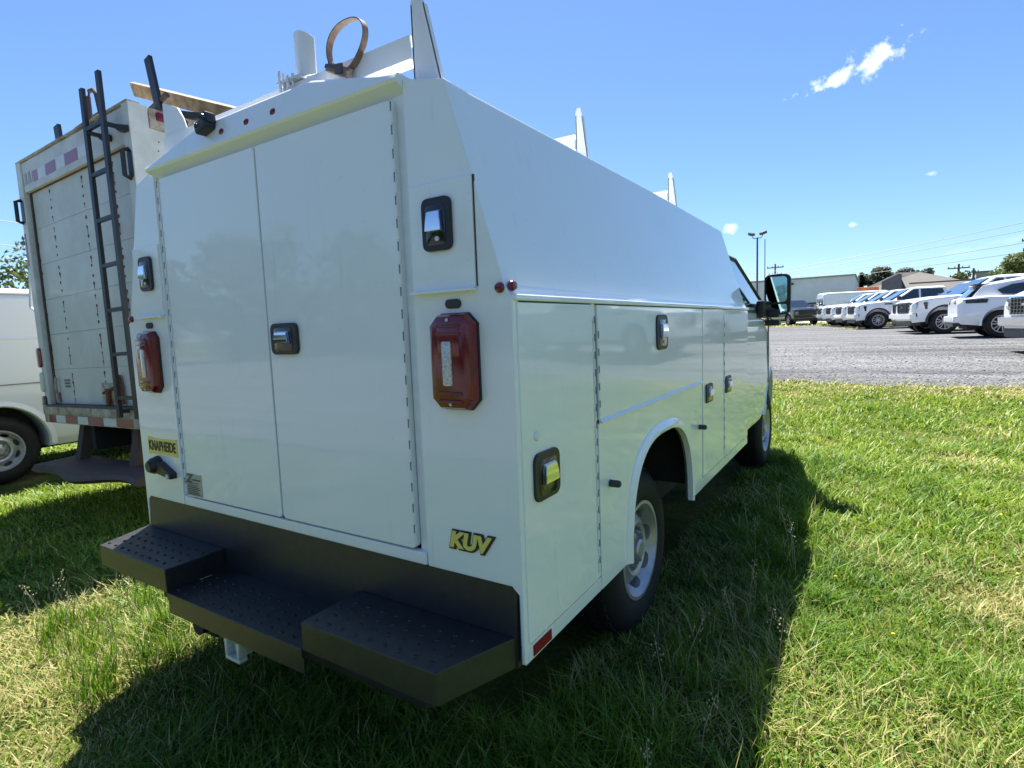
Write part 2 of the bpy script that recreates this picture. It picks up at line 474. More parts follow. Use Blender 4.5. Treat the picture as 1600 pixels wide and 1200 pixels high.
def text_bm(s, size, extrude, bold=0., shear=0., width=1., spacing=1.):
    cu = bpy.data.curves.new('tmp_text', 'FONT'); cu.body = s; cu.size = size; cu.extrude = extrude
    cu.offset = bold; cu.shear = shear; cu.align_x = 'CENTER'; cu.align_y = 'CENTER'; cu.space_character = spacing; cu.resolution_u = 4
    o = bpy.data.objects.new('tmp_text', cu); COL.objects.link(o)
    dg = bpy.context.evaluated_depsgraph_get(); dg.update()
    me = bpy.data.meshes.new_from_object(o.evaluated_get(dg)); bm = bmesh.new(); bm.from_mesh(me)
    bpy.data.objects.remove(o); bpy.data.curves.remove(cu); bpy.data.meshes.remove(me)
    for v in bm.verts: v.co.x *= width
    return bm

def copy_tree(o, parent=None):
    c = o.copy(); COL.objects.link(c)
    if parent is not None: c.parent = parent
    for ch in list(o.children): copy_tree(ch, c)
    return c

def sstep(t): t = np.clip(t, 0, 1); return t * t * (3 - 2 * t)

def gz(x, y):
    """ground height"""
    x = np.asarray(x, float); y = np.asarray(y, float)
    h = .7 * sstep((y - 5.5) / 12.) + .011 * np.clip(y - 26, 0, 40)
    h = h - .10 * sstep((-3 - x) / 2.5) * (1 - sstep((y - 6) / 8))
    return h

# ------------------------------------------------------------------ numpy value noise
def vnoise(x, y, seed=0):
    x = np.asarray(x, float); y = np.asarray(y, float)
    xi = np.floor(x).astype(np.int64); yi = np.floor(y).astype(np.int64); fx = sstep(x - xi); fy = sstep(y - yi)
    def h(a, b):
        n = (a * 374761393 + b * 668265263 + seed * 974634777) & 0x7fffffff
        n = ((n ^ (n >> 13)) * 1274126177) & 0x7fffffff
        return ((n ^ (n >> 16)) & 0xffff) / 65535.
    return (h(xi, yi) * (1 - fx) + h(xi + 1, yi) * fx) * (1 - fy) + (h(xi, yi + 1) * (1 - fx) + h(xi + 1, yi + 1) * fx) * fy

def fbm(x, y, seed=0, oct=4):
    s = 0; a = .5; t = 0
    for o in range(oct):
        s = s + a * vnoise(x * 2 ** o, y * 2 ** o, seed + o); t += a; a *= .55
    return s / t

def grid_mesh(name, xs, ys, zf, m, ymap=None):
    X, Y = np.meshgrid(xs, ys)
    if ymap is not None: Y = ymap(X, Y)
    Z = zf(X, Y); nx, ny = len(xs), len(ys)
    v = np.stack([X, Y, Z], -1).reshape(-1, 3)
    i = np.arange((ny - 1) * nx).reshape(ny - 1, nx)[:, :-1]
    f = np.stack([i, i + 1, i + nx + 1, i + nx], -1).reshape(-1)
    o = np_mesh(name, v, f, np.full(len(f) // 4, 4), m)
    o.data.shade_smooth()
    return o

def axis_coords(lo, hi, step, far):
    a = list(np.arange(lo, hi + step / 2, step)); d = step
    while a[-1] < far: d *= 1.35; a.append(a[-1] + d)
    d = step
    while a[0] > -far: d *= 1.35; a.insert(0, a[0] - d)
    return np.array(a)

gxs, gys = axis_coords(-10, 9, .25, 1500), axis_coords(-3, 18, .25, 1500)
tag(grid_mesh('ground', gxs, gys, lambda X, Y: gz(X, Y) + .012 * (fbm(X * 1.7, Y * 1.7, 3) - .5) * (np.abs(X) < 40), 'ground'), kind='structure')

def gravel_y(X, T):
    near = 10.3 + 1.0 * (fbm(X * .35, X * 0 + 2, 5) - .5) + .6 * (fbm(X * 2.3, X * 0 + 7, 6) - .5) + .015 * X
    far = 41.5 + 3 * (fbm(X * .12, X * 0 + 1, 8) - .5)
    return near + (far - near) * T ** 1.6
def gravel_z(X, Y):
    track = .03 * (fbm(X * .25, Y * .9, 11) - .5)
    d_ = np.clip((Y - (10.25 + .015 * X)) / .9, -.4, 1)
    return gz(X, Y) - .012 + .047 * sstep((d_ + .4) / 1.4) + track * np.clip(d_, 0, 1)
tag(grid_mesh('gravel_lot', np.linspace(-70, 90, 640), np.linspace(0, 1, 120), gravel_z, 'gravel', gravel_y), kind='structure')
tag(grid_mesh('bounce_gravel', np.linspace(-60, 60, 200), np.linspace(0, 1, 30), lambda X, Y: gz(X, Y) + .035, 'gravel', lambda X, T: -3.6 - .3 * fbm(X * .6, X * 0, 15) - 26 * T), kind='structure')  # unseen gravel behind the camera, added to bounce light onto the rear
pav = grid_mesh('road', np.linspace(-120, 140, 60), np.linspace(52, 60, 5), lambda X, Y: gz(X, Y) + .04, 'concrete')
tag(pav, kind='structure')

# ------------------------------------------------------------------ wheel shared by the vans
def wheel_bms(rad=.385, rim=.222, wid=.24, holes=8):
    """axis +X is the outer side; centre at the origin, outer rim flange at x=0"""
    w = wid
    ty = B()
    lathe(ty, [(rim, -.005), (rim + .02, .012), (rim + .07, .022), (rad - .045, .016), (rad - .012, -.012), (rad, -.035), (rad, -w + .03), (rad - .04, -w - .02), (rim, -w)], (0, 0, 0), (1, 0, 0), 48)
    # tread blocks
    for k in range(40):
        t = 2 * math.pi * k / 40
        for x0, x1 in ((-.06, -.025), (-.13, -.075), (-.20, -.145)):
            t2 = t + (.07 if x0 < -.1 else 0)
            c = Vector((0, math.cos(t2), math.sin(t2))); s = Vector((0, -math.sin(t2), math.cos(t2)))
            vs = [ty.verts.new(c * r_ + s * a + Vector((x, 0, 0))) for r_ in (rad - .002, rad + .007) for a, x in ((-.02, x0), (.02, x0), (.02, x1), (-.02, x1))]
            for q in ((4, 5, 6, 7), (0, 1, 5, 4), (1, 2, 6, 5), (2, 3, 7, 6), (3, 0, 4, 7)): ty.faces.new([vs[i] for i in q])
    rm = B()
    lathe(rm, [(rim + .012, .002), (rim + .012, .012), (rim - .004, .012), (rim - .012, 0.), (rim - .03, -.02), (rim - .045, -.045), (.15, -.03), (.125, -.012), (.105, -.02), (.10, -.05),
               (.095, -.055), (0., -.055), (0., -.075), (.11, -.075), (.15, -.05), (rim - .035, -.065), (rim - .03, -w + .02), (rim - .004, -w + .01), (rim + .006, -w + .01), (rim + .002, -.02)], (0, 0, 0), (1, 0, 0), 48)
    cs = []
    for k in range(holes):
        t = 2 * math.pi * (k + .5) / holes; c = B()
        cen = Vector((0, math.cos(t), math.sin(t))) * (rim * .80); ra = Vector((0, math.cos(t), math.sin(t))); tg = Vector((0, -math.sin(t), math.cos(t)))
        pr_ = [cen + ra * (.022 * math.sin(a)) + tg * (.044 * math.cos(a)) for a in [2 * math.pi * i / 14 for i in range(14)]]
        loft(c, [[p + Vector((x, 0, 0)) for p in pr_] for x in (-.14, .05)]); cs.append(c)
    rm = boolean(rm, cs)
    hb = B()
    lathe(hb, [(0, .012), (.038, .012), (.048, .004), (.052, -.02), (.07, -.03), (.075, -.06), (0, -.06)], (0, 0, 0), (1, 0, 0), 24, closed=False)
    for k in range(8):
        t = 2 * math.pi * k / 8
        lathe(hb, [(0, .0), (.008, -.002), (.011, -.012), (.011, -.05), (0, -.05)], (0, .078 * math.cos(t), .078 * math.sin(t)), (1, 0, 0), 6, closed=False)
    bk = B()
    lathe(bk, [(0, -.13), (rim - .05, -.13), (rim - .05, -.15), (0, -.15)], (0, 0, 0), (1, 0, 0), 24, closed=False)
    return ty, rm, hb, bk

def to_mesh(bm, name, m, smooth=35):
    bmesh.ops.recalc_face_normals(bm, faces=bm.faces[:])
    me = bpy.data.meshes.new(name); bm.to_mesh(me); bm.free(); me.shade_smooth(); me.set_sharp_from_angle(angle=R(smooth)); me.materials.append(M[m]); return me

_t, _r, _h, _b = wheel_bms()
WM = [('tyre', to_mesh(_t, 'tyre', 'rubber')), ('rim', to_mesh(_r, 'rim', 'steel')), ('hub_cap', to_mesh(_h, 'hub_cap', 'steel')), ('brake_disc', to_mesh(_b, 'brake_disc', 'seal'))]

def wheel(parent, loc, rotz=0., scale=1., set_=None, inv=None, spin=0.):
    set_ = set_ or WM
    root = None
    for nm, me in set_:
        o = bpy.data.objects.new('wheel' if root is None else nm, me); COL.objects.link(o)
        if root is None:
            root = o; o.parent = parent
            if inv is not None: o.matrix_parent_inverse = inv
            o.location = loc; o.rotation_euler = (spin, 0, rotz); o.scale = (scale,) * 3
        else: o.parent = root
    return root

# ================================================================== the white service-body van
W = 2.033
VL = Vector((-W / 2, 2.2, 0))
van = empty('utility_van', VL, True)
tag(van, 'white utility service-body van with side compartments and black step bumper, nearest on the grass', 'utility van')
INV = Matrix.Translation(-VL)
def mx(x): return -W - x
ZB, ZS, ZP, YF = 1.534, .546, .763, 3.20          # belt, skirt, rear panel bottom, front end of body

def mirror_pts(pts): return [(mx(a), b) for a, b in pts][::-1]

# upper body: tumblehome sides and crowned roof, one extruded section
sec = [(-.004, ZB + .012), (-.02, ZB + .03), (-.186, 2.123), (-.335, 2.160), (-.70, 2.225)]
ring = [(x, z) for x, z in sec] + [(mx(x), z) for x, z in sec[::-1]] + [(mx(-.03), ZB - .02), (-.03, ZB - .02)]
b = B(); loft(b, [[(x, y, z) for x, z in ring] for y in (.018, 1.6, YF)])
bmesh.ops.bevel(b, geom=[e for e in b.edges if abs(e.verts[0].co.y - e.verts[1].co.y) > .5 and min(e.verts[0].co.z, e.verts[1].co.z) > ZB + .02], offset=.012, segments=3, affect='EDGES')
mk('upper_body', b, 'paint', van)

def arch_pts(y0=.79, y1=1.645, zt=.985, n=18, grow=0.):
    """wheel opening outline from rear foot over the top to front foot"""
    yc = (y0 + y1) / 2; ra = (y1 - y0) / 2 + grow; rb = zt - ZS + grow; out = []
    for i in range(n + 1):
        t = math.pi * (1 - i / n); c, s = math.cos(t), math.sin(t)
        out.append((yc + ra * math.copysign(abs(c) ** .72, c), ZS + rb * abs(s) ** .78))
    return out

def side_parts(sgn):
    """sgn=+1: right side at X=0; -1: left side"""
    pl = 'X' if sgn > 0 else 'x'
    off = lambda d: (d if sgn > 0 else -W - d)
    arch = arch_pts()
    # backing, coloured dark to deepen the shade in the door gaps
    bb = B(); poly = [(0.012, ZS + .01)] + [(a, max(z, ZS + .01)) for a, z in arch_pts(grow=.004)] + [(YF - .005, ZS + .01), (YF - .005, ZB - .004), (.012, ZB - .004)]
    slab(bb, poly, pl, off(-.013), .012); mk('gap_shade_backing', bb, 'seam', van, smooth=0)
    # fixed lower panel round the wheel
    bb = B(); poly = [(.516, ZS)] + arch + [(1.886, ZS), (1.886, 1.128), (.516, 1.128)]
    slab(bb, poly, pl, off(0), .013); 
    slab(bb, rect(0.003, .512, ZS, .592), pl, off(0), .013, .002)
    slab(bb, rect(1.892, YF, ZS, .60), pl, off(0), .013, .002)
    slab(bb, rect(0.003, .0160, .596, ZB), pl, off(0), .013, .002)
    slab(bb, rect(.488, .512, .596, ZB - .002), pl, off(-.002), .011, .002)
    mk('side_panel', bb, 'paint', van)
    doors = []
    for (y0, y1, z0, z1) in ((.019, .481, .597, ZB - .006), (.519, 1.882, 1.140, ZB - .006), (1.896, 2.404, .606, ZB - .006), (2.412, YF - .012, .606, ZB - .006)):
        bb = B(); slab(bb, rect(y0, y1, z0, z1), pl, off(.004), .017, .004); doors.append(mk('compartment_door', bb, 'paint', van))
    # bright lip of the drop door
    bb = B(); loft(bb, [[Vector((off(.001), y, 1.1435)), Vector((off(.0055), y, 1.1435)), Vector((off(.014), y, 1.1335)), Vector((off(.014), y, 1.1305)), Vector((off(.001), y, 1.1290))] for y in (.519, 1.882)]); mk('drip_lip', bb, 'paint_flat', doors[1], 0)
    # piano hinges
    def hinge(y, z0, z1, par):
        h_ = B(); z = z0
        while z < z1 - .03:
            lathe(h_, [(0, 0), (.0042, 0), (.0042, .046), (0, .046)], (off(.004), y, z), (0, 0, 1), 8, closed=False); z += .058
        mk('hinge', h_, 'paint_flat', par)
        h_ = B(); z = z0 + .029
        while z < z1 - .05:
            slab(h_, rect(y - .0025, y + .0025, z + .006, z + .030), pl, off(.0092), .002); z += .058
        tag(mk('hinge_shade_dashes', h_, 'hinge_dark', par, 0), kind='stuff')  # dark dashes laid on as the shade between knuckles
    hinge(.4845, .62, ZB - .02, doors[0]); hinge(2.408, .63, ZB - .03, doors[3]); hinge(.5155, 1.15, ZB - .02, doors[1])
    # belt drip rail
    bb = B(); x0, x1 = sorted((off(-.02), off(.010))); box(bb, x0, x1, 0.004, YF + .004, ZB - .003, ZB + .014, .005, 3); mk('belt_rail', bb, 'paint', van)
    # wheel arch flare
    bb = B(); A0, A1 = arch_pts(n=40), arch_pts(n=40, grow=.042)
    A1[0] = (A0[0][0] - .042, ZS); A1[-1] = (A0[-1][0] + .028, ZS)
    ringz = []
    for (p, q) in zip(A0, A1):
        m_ = ((p[0] * .6 + q[0] * .4), (p[1] * .6 + q[1] * .4))
        ringz.append([Vector((off(-.012), p[0], p[1])), Vector((off(.014), p[0], p[1])), Vector((off(.019), m_[0], m_[1])), Vector((off(.002), q[0], q[1])), Vector((off(-.01), q[0], q[1]))])
    loft(bb, ringz); mk('arch_flare', bb, 'paint', van, 50)
    return doors, off, pl

def handle(parent, pl, off, a, bz, w, h, lockdown=True, chrome='chrome'):
    """recessed paddle latch: black bezel, dark cup, chrome paddle, lock"""
    u, v, n = AX[pl]
    bb = B(); slab(bb, rrect(a - w / 2, a + w / 2, bz - h / 2, bz + h / 2, min(w, h) * .2), pl, off(.012), .010, .003); bez = mk('handle_bezel', bb, 'black', parent)
    bb = B(); slab(bb, rrect(a - w * .34, a + w * .34, bz - h * .40, bz + h * .36, min(w, h) * .12), pl, off(.0135), .004, .001); mk('handle_cup', bb, 'black_gloss', bez)
    o = Vector((off(0), 0, 0)) if pl in 'Xx' else Vector((0, off(0), 0))
    bb = B(); zt, zb_ = bz + h * .26, bz - h * .16
    P = lambda aa, zz, d: o + u * aa + v * zz + n * d
    r0 = [P(a - w * .22, zt, .014), P(a + w * .22, zt, .014), P(a + w * .22, zt - .006, .024), P(a - w * .22, zt - .006, .024)]
    zm = (zt + zb_) / 2
    r1 = [P(a - w * .25, zm, .014), P(a + w * .25, zm, .014), P(a + w * .25, zm, .027), P(a - w * .25, zm, .027)]
    r2 = [P(a - w * .28, zb_, .016), P(a + w * .28, zb_, .016), P(a + w * .28, zb_ + .004, .0275), P(a - w * .28, zb_ + .004, .0275)]
    loft(bb, [r0, r1, r2]); bmesh.ops.bevel(bb, geom=bb.edges[:], offset=.0015, segments=2, affect='EDGES'); mk('handle_paddle', bb, chrome, bez)
    if lockdown:
        bb = B(); c = P(a + w * .05, bz - h * .28, .013)
        lathe(bb, [(0, .004), (h * .045, .004), (h * .055, 0), (h * .055, -.003)], c, n, 14, closed=False); mk('lock', bb, 'galv', bez)
    return bez

for sgn in (1, -1):
    doors, off, pl = side_parts(sgn)
    handle(doors[0], pl, off, .140, 1.047, .145, .137, False)
    handle(doors[1], pl, off, 1.190, 1.421, .145, .150, True)
    handle(doors[2], pl, off, 2.02, 1.060, .15, .105, False)
    handle(doors[3], pl, off, 2.515, 1.060, .15, .105, False)
    n_ = Vector((sgn, 0, 0))
    for y, z in ((.603, .902), (1.822, .899)):
        bb = B(); lathe(bb, [(0, .040), (.009, .040), (.013, .034), (.013, 0)], (off(0), y, z), n_, 14, closed=False); mk('rubber_stop', bb, 'seal', van)
    bb = B(); lathe(bb, [(0, .006), (.012, .005), (.016, 0)], (off(.004), .092, 1.165), n_, 14, closed=False); mk('screw_cap', bb, 'paint_flat', doors[0])
    bb = B(); slab(bb, [(.042, .553), (.145, .553), (.145, .584), (.042, .584)], pl, off(.0025), .003); mk('side_reflector', bb, 'reflector', van, 0)
    bb = B(); lathe(bb, [(0, .012), (.010, .010), (.014, .004), (.014, -.004)], (off(-.012), .022, ZB + .036), n_, 16, closed=False); mk('marker_lamp', bb, 'red', van)

# rear pillars
RP = [(-.332, ZP), (-.035, ZP), (-.012, ZP - .022), (-.012, ZS + .004), (-.0005, ZS + .004), (-.0005, ZB + .002), (-.018, ZB + .028), (-.186, 2.121), (-.332, 2.156)]
for pts in (RP, mirror_pts(RP)):
    b = B(); slab(b, pts, 'Y', 0.0, .03, .004); mk('rear_pillar', b, 'paint', van)
# door frame, and dark backing that paints shade into the gaps
b = B(); slab(b, rect(-1.72, -.313, .77, 2.15), 'Y', .036, .03); mk('gap_shade_backing', b, 'seam', van, 0)
b = B()
for x0, x1 in ((-.3725, -.328), (-W + .328, -W + .3725)): slab(b, rect(x0, x1, ZP + .012, 2.14), 'Y', .016, .02, .005)
slab(b, rect(-W + .336, -.336, ZP, ZP + .040), 'Y', -.002, .03, .006)
slab(b, rect(-W + .336, -.336, 2.118, 2.15), 'Y', .02, .03, .004)
mk('door_frame', b, 'paint', van)
rd = []
for x0, x1 in ((-1.0125, -.374), (-W + .374, -1.0205)):
    b = B(); slab(b, rrect(x0, x1, .808, 2.112, .016, 3), 'Y', -.004, .03, .005); rd.append(mk('rear_door', b, 'paint', van))
for x, d_ in ((-.371, rd[0]), (-W + .371, rd[1])):
    h_ = B(); z = .83
    while z < 2.08:
        lathe(h_, [(0, 0), (.0045, 0), (.0045, .05), (0, .05)], (x, -.005, z), (0, 0, 1), 8, closed=False); z += .064
    mk('hinge', h_, 'paint_flat', d_)
    h_ = B(); z = .855
    while z < 2.08:
        slab(h_, rect(x - .0018, x + .0018, z + .006, z + .032), 'Y', -.0102, .002); z += .064
    tag(mk('hinge_shade_dashes', h_, 'hinge_dark', d_, 0), kind='stuff')  # painted shade dashes along the rear door hinge
offY = lambda d: -d
handle(rd[0], 'Y', lambda d: -.004 - d, -.918, 1.455, .142, .107, False)
# header with clearance lamps
b = B()
hx = [-.331, -.40, -.70, -1.333, -1.633, -1.702]
ztop = [2.168, 2.176, 2.243, 2.243, 2.176, 2.168]
rings = []
for x, zt in zip(hx, ztop):
    t = (zt - 2.168) / .075
    rings.append([Vector((x, .03, 2.116)), Vector((x, -.024, 2.142)), Vector((x, -.030, 2.150)), Vector((x, -.024 + .010 * t, zt - .008)), Vector((x, -.016 + .010 * t, zt)), Vector((x, .16, zt - .004)), Vector((x, .16, 2.12))])
loft(b, rings); mk('rear_header', b, 'paint', van, 25)
for x in (-1.164, -1.0165, -.872):
    b = B(); lathe(b, [(0, .010), (.011, .008), (.015, .003), (.015, -.006)], (x, -.018, 2.183), (0, -1, -.35), 16, closed=False); mk('clearance_lamp', b, 'red', van)
# reversing camera
b = B(); box(b, -1.276, -1.206, -.060, -.012, 2.196, 2.236, .009); box(b, -1.236, -1.200, -.054, -.012, 2.214, 2.254, .008); box(b, -1.290, -1.262, -.034, -.010, 2.212, 2.244, .005)
bmesh.ops.rotate(b, cent=(-1.24, -.03, 2.222), matrix=Matrix.Rotation(R(-14), 3, 'Y'), verts=b.verts[:])
cmh = mk('reversing_camera', b, 'black', van)
for lx, lz, lr in ((-1.252, 2.214, .010), (-1.217, 2.238, .011)):
    b = B(); lathe(b, [(0, .003), (lr * .7, .003), (lr, 0), (lr, -.01)], (lx, -.061, lz), (0, -1, -.2), 16, closed=False); mk('lens', b, 'black_gloss', cmh)

# small corner doors, plugs, tail lamps, marker lamps
for s in (1, -1):
    f = (lambda x: x) if s > 0 else mx
    def rr(x0, x1, z0, z1):
        a0, a1 = sorted((f(x0), f(x1))); return rect(a0, a1, z0, z1)
    b = B(); slab(b, rr(-.324, -.108, 1.572, 1.862), 'Y', -.007, .009, .003); cd = mk('corner_door', b, 'paint', van)
    b = B(); a0, a1 = sorted((f(-.326), f(-.106))); box(b, a0, a1, -.024, .0, 1.564, 1.5715, .002); mk('drip_lip', b, 'paint', cd)
    b = B(); slab(b, rr(-.1075, -.1035, 1.575, 1.862), 'Y', -.0015, .006); mk('gap', b, 'seal', cd, 0)
    handle(cd, 'Y', lambda d: -.007 - d, f(-.2225), 1.748, .100, .142, True)
    b = B(); slab(b, rrect(min(f(-.214), f(-.162)), max(f(-.214), f(-.162)), 1.5205, 1.5455, .0124, 6), 'Y', -.006, .008, .002); mk('rubber_plug', b, 'seal', van)
    b = B(); lathe(b, [(0, .012), (.010, .010), (.014, .004), (.014, -.004)], (f(-.035), -.001, 1.566), (0, -1, 0), 16, closed=False); mk('marker_lamp', b, 'red', van)
    # tail lamp
    c = .028
    def oc(g): return [(f(x), z) for x, z in ((-.255 + g, 1.245 + c + g * .5), (-.255 + c + g * .5, 1.245 + g), (-.108 - c - g * .5, 1.245 + g), (-.108 - g, 1.245 + c + g * .5), (-.108 - g, 1.506 - c - g * .5), (-.108 - c - g * .5, 1.506 - g), (-.255 + c + g * .5, 1.506 - g), (-.255 + g, 1.506 - c - g * .5))]
    b = B(); slab(b, oc(-.002), 'Y', -.008, .01); tl = mk('tail_lamp', b, 'black', van, 0)
    b = B(); rgs = []
    for g, y in ((0, -.008), (.002, -.024), (.008, -.036), (.020, -.041)): rgs.append([Vector((x, y, z)) for x, z in oc(g)])
    loft(b, rgs); mk('lens', b, 'red', tl, 25)
    b = B(); slab(b, rr(-.218, -.145, 1.39, 1.47), 'Y', -.0425, .003, .001); mk('stop_lens', b, 'red', tl)
    for z_ in (1.270, 1.292, 1.452, 1.474):
        b = B(); a0, a1 = sorted((f(-.222), f(-.141))); slab(b, rect(a0, a1, z_ - .004, z_ + .004), 'Y', -.0445, .004, .0015); mk('lens_rib', b, 'red', tl)
    for z_ in (1.262, 1.489):
        b = B(); lathe(b, [(0, .003), (.004, .003), (.005, 0)], (f(-.1815), -.042, z_), (0, -1, 0), 8, closed=False); mk('screw', b, 'galv', tl)
    b = B(); a0, a1 = sorted((f(-.203), f(-.172))); slab(b, rrect(a0, a1, 1.312, 1.432, .006), 'Y', -.045, .006, .002); mk('reversing_lens', b, 'lens_white', tl)

# lettering and plates
def place_text(bm, x, y, z, rotx=90): 
    bmesh.ops.transform(bm, matrix=Matrix.Translation((x, y, z)) @ Matrix.Rotation(R(rotx), 4, 'X'), verts=bm.verts[:]); return bm
b = place_text(text_bm('KUV', .062, .0015, bold=.0085, shear=.22, width=1.06, spacing=1.06), -.172, -.002, .863); kb = mk('badge_lettering_edge', b, 'badge_black', van, 0)
b = place_text(text_bm('KUV', .062, .0015, bold=.0035, shear=.22, width=1.06, spacing=1.06), -.174, -.0045, .864); mk('badge_lettering', b, 'gold', kb, 0)
b = B(); npt = 12; xs_ = [-1.962 + .246 * i / npt for i in range(npt + 1)]
bow = lambda x: .010 * (1 - ((x + 1.839) / .123) ** 2)
top = [(x, 1.043 - 0.5 * bow(x) - 0) for x in xs_]; bot = [(x, .965 + .6 * bow(x)) for x in xs_]
slab(b, bot + top[::-1], 'Y', -.003, .003); kp = mk('name_plate', b, 'gold', van, 0)
b = place_text(text_bm('KNAPHEIDE', .062, .0008, bold=.0011, width=.66, spacing=1.06), -1.839, -.0042, 1.004); mk('plate_lettering', b, 'badge_black', kp, 0)
b = B(); slab(b, rect(-1.662, -1.540, .814, .908), 'Y', -.0055, .002); dp = mk('dealer_plate', b, 'plate', rd[1], 0)
b = place_text(text_bm('Z', .052, .0006, bold=.002, shear=.25, width=1.2), -1.636, -.008, .886)
for k in range(6): slab(b, rect(-1.652 + .004 * (k % 2), -1.552 - .012 * ((k * 7) % 3), .820 + .0075 * k, .8235 + .0075 * k), 'Y', -.0078, .001)
slab(b, rect(-1.612, -1.548, .881, .887), 'Y', -.0078, .001); slab(b, rect(-1.625, -1.56, .868, .8705), 'Y', -.0078, .001)
mk('plate_print', b, 'plate_ink', dp, 0)
# number-plate lamp
b = B(); lathe(b, [(0, .05), (.022, .05), (.036, .03), (.04, 0)], (-1.885, 0, .922), (0, -1, -.1), 16, closed=False)
slab(b, [(-1.925, .897), (-1.745, .872), (-1.742, .898), (-1.835, .938), (-1.90, .945), (-1.925, .925)], 'Y', -.03, .03, .006)
lp = mk('plate_lamp', b, 'black', van)
b = B(); lathe(b, [(0, .006), (.009, .004), (.011, 0)], (-1.765, -.030, .885), (0, -1, 0), 10, closed=False); mk('screw', b, 'galv', lp)

# step bumper
b = B()
loft(b, [[Vector((x, .012, ZP - .002)), Vector((x, .006, ZP - .002)), Vector((x, -.004, .63)), Vector((x, -.004, .535)), Vector((x, .012, .535))] for x in (-2.015, -.022)])
bp_ = mk('bumper_back_plate', b, 'bumper', van)
def prism(bm, poly, z0, z1, bev=.006):
    slab(bm, poly, 'Z', z1, z1 - z0, bev)
b = B(); prism(b, [(-.635, -.004), (-.635, -.235), (-.115, -.237), (-.020, .022), (-.03, .03), (-.08, -.004)], .535, .622); mk('bumper_block', b, 'bumper', van)
b = B(); prism(b, [(-1.416, -.004), (-1.95, -.004), (-2.035, .02), (-2.045, .012), (-1.955, -.234), (-1.416, -.235)], .535, .622); mk('bumper_block', b, 'bumper', van)
b = B(); prism(b, [(-.636, .02), (-1.415, .02), (-1.415, -.238), (-.636, -.238)], .508, .5365, .004)
slab(b, rect(-1.415, -.636, .455, .505), 'Y', -.232, .006); mk('bumper_step', b, 'bumper', van)
def studs(bm, x0, x1, z, clipf=None):
    r_ = 0
    for j, y in enumerate(np.arange(-.205, -.03, .044)):
        x = x0 + (.028 if j % 2 else 0)
        while x < x1:
            if clipf is None or clipf(x, y):
                lathe(bm, [(.0075, 0), (.0055, .0045), (.0032, .0045), (.0026, .001)], (x, y, z), (0, 0, 1), 8, closed=False)
            x += .056
b = B(); studs(b, -.60, -.115, .6215); tag(mk('tread_studs', b, 'black', bp_), kind='stuff')
b = B(); studs(b, -1.93, -1.44, .6215); tag(mk('tread_studs', b, 'black', bp_), kind='stuff')
b = B(); studs(b, -1.39, -.655, .536); tag(mk('tread_studs', b, 'black', bp_), kind='stuff')
# receiver hitch
b = B()
for pts in (rect(-1.104, -1.020, .356, .370), rect(-1.104, -1.020, .430, .444), rect(-1.104, -1.090, .370, .430), rect(-1.034, -1.020, .370, .430)): slab(b, pts, 'Y', -.21, .03, .003)
hr = mk('receiver_collar', b, 'galv', van)
b = B(); box(b, -1.093, -1.031, -.185, .6, .369, .431, .004); mk('receiver_tube', b, 'galv', hr)
b = B(); slab(b, rect(-1.085, -1.039, .376, .424), 'Y', -.15, .01); mk('receiver_bore', b, 'seal', hr, 0)
b = B(); box(b, -1.75, -.28, -.10, -.02, .38, .46, .01); box(b, -1.33, -1.25, -.16, -.04, .36, .47, .01); box(b, -.95, -.90, -.19, -.12, .40, .44, .006)
lathe(b, [(0, .03), (.035, .03), (.035, -.02)], (-1.29, -.17, .42), (0, -1, 0), 14, closed=False); mk('hitch_frame', b, 'under', van)

# underbody, inner wheel houses, axles
b = B(); box(b, -W + .30, -.30, .02, YF - .02, .50, 1.48); box(b, -W + .02, -.02, .02, .70, .62, 1.5); box(b, -W + .02, -.02, 1.75, YF - .02, .60, 1.5)
box(b, -W + .02, -.02, .70, 1.75, 1.06, 1.5)
for x in (-.45, -W + .45): box(b, x - .05, x + .05, .05, 5.4, .40, .56)
tube(b, [(-.2, 1.292, .385), (-W + .2, 1.292, .385)], .06, 10); lathe(b, [(0, -.16), (.16, -.08), (.16, .08), (0, .16)], (-W / 2, 1.292, .385), (0, 1, 0), 16, closed=False)
tube(b, [(-.7, -.02, .36), (-.7, 1.5, .38), (-.85, 3.2, .42)], .03, 8); box(b, -1.6, -.45, 3.2, 5.2, .36, .6); box(b, -.75, -.35, 1.9, 3.0, .33, .5, .02)
mk('underbody', b, 'under', van)
for x, rz, y in ((-.15, 0, 1.292), (-W + .15, math.pi, 1.292), (-.115, 0, 4.785), (-W + .115, math.pi, 4.785)):
    wheel(van, (x, y, .385), rz, 1., None, INV, spin=.4 * y)
# front wall of the service body
b = B(); slab(b, [(-.03, ZB), (-.19, 2.118), (-.335, 2.155), (-.70, 2.22), (mx(-.70), 2.22), (mx(-.335), 2.155), (mx(-.19), 2.118), (mx(-.03), ZB), (mx(-.03), .62), (-.03, .62)], 'y', YF, .02); mk('front_bulkhead', b, 'paint', van)

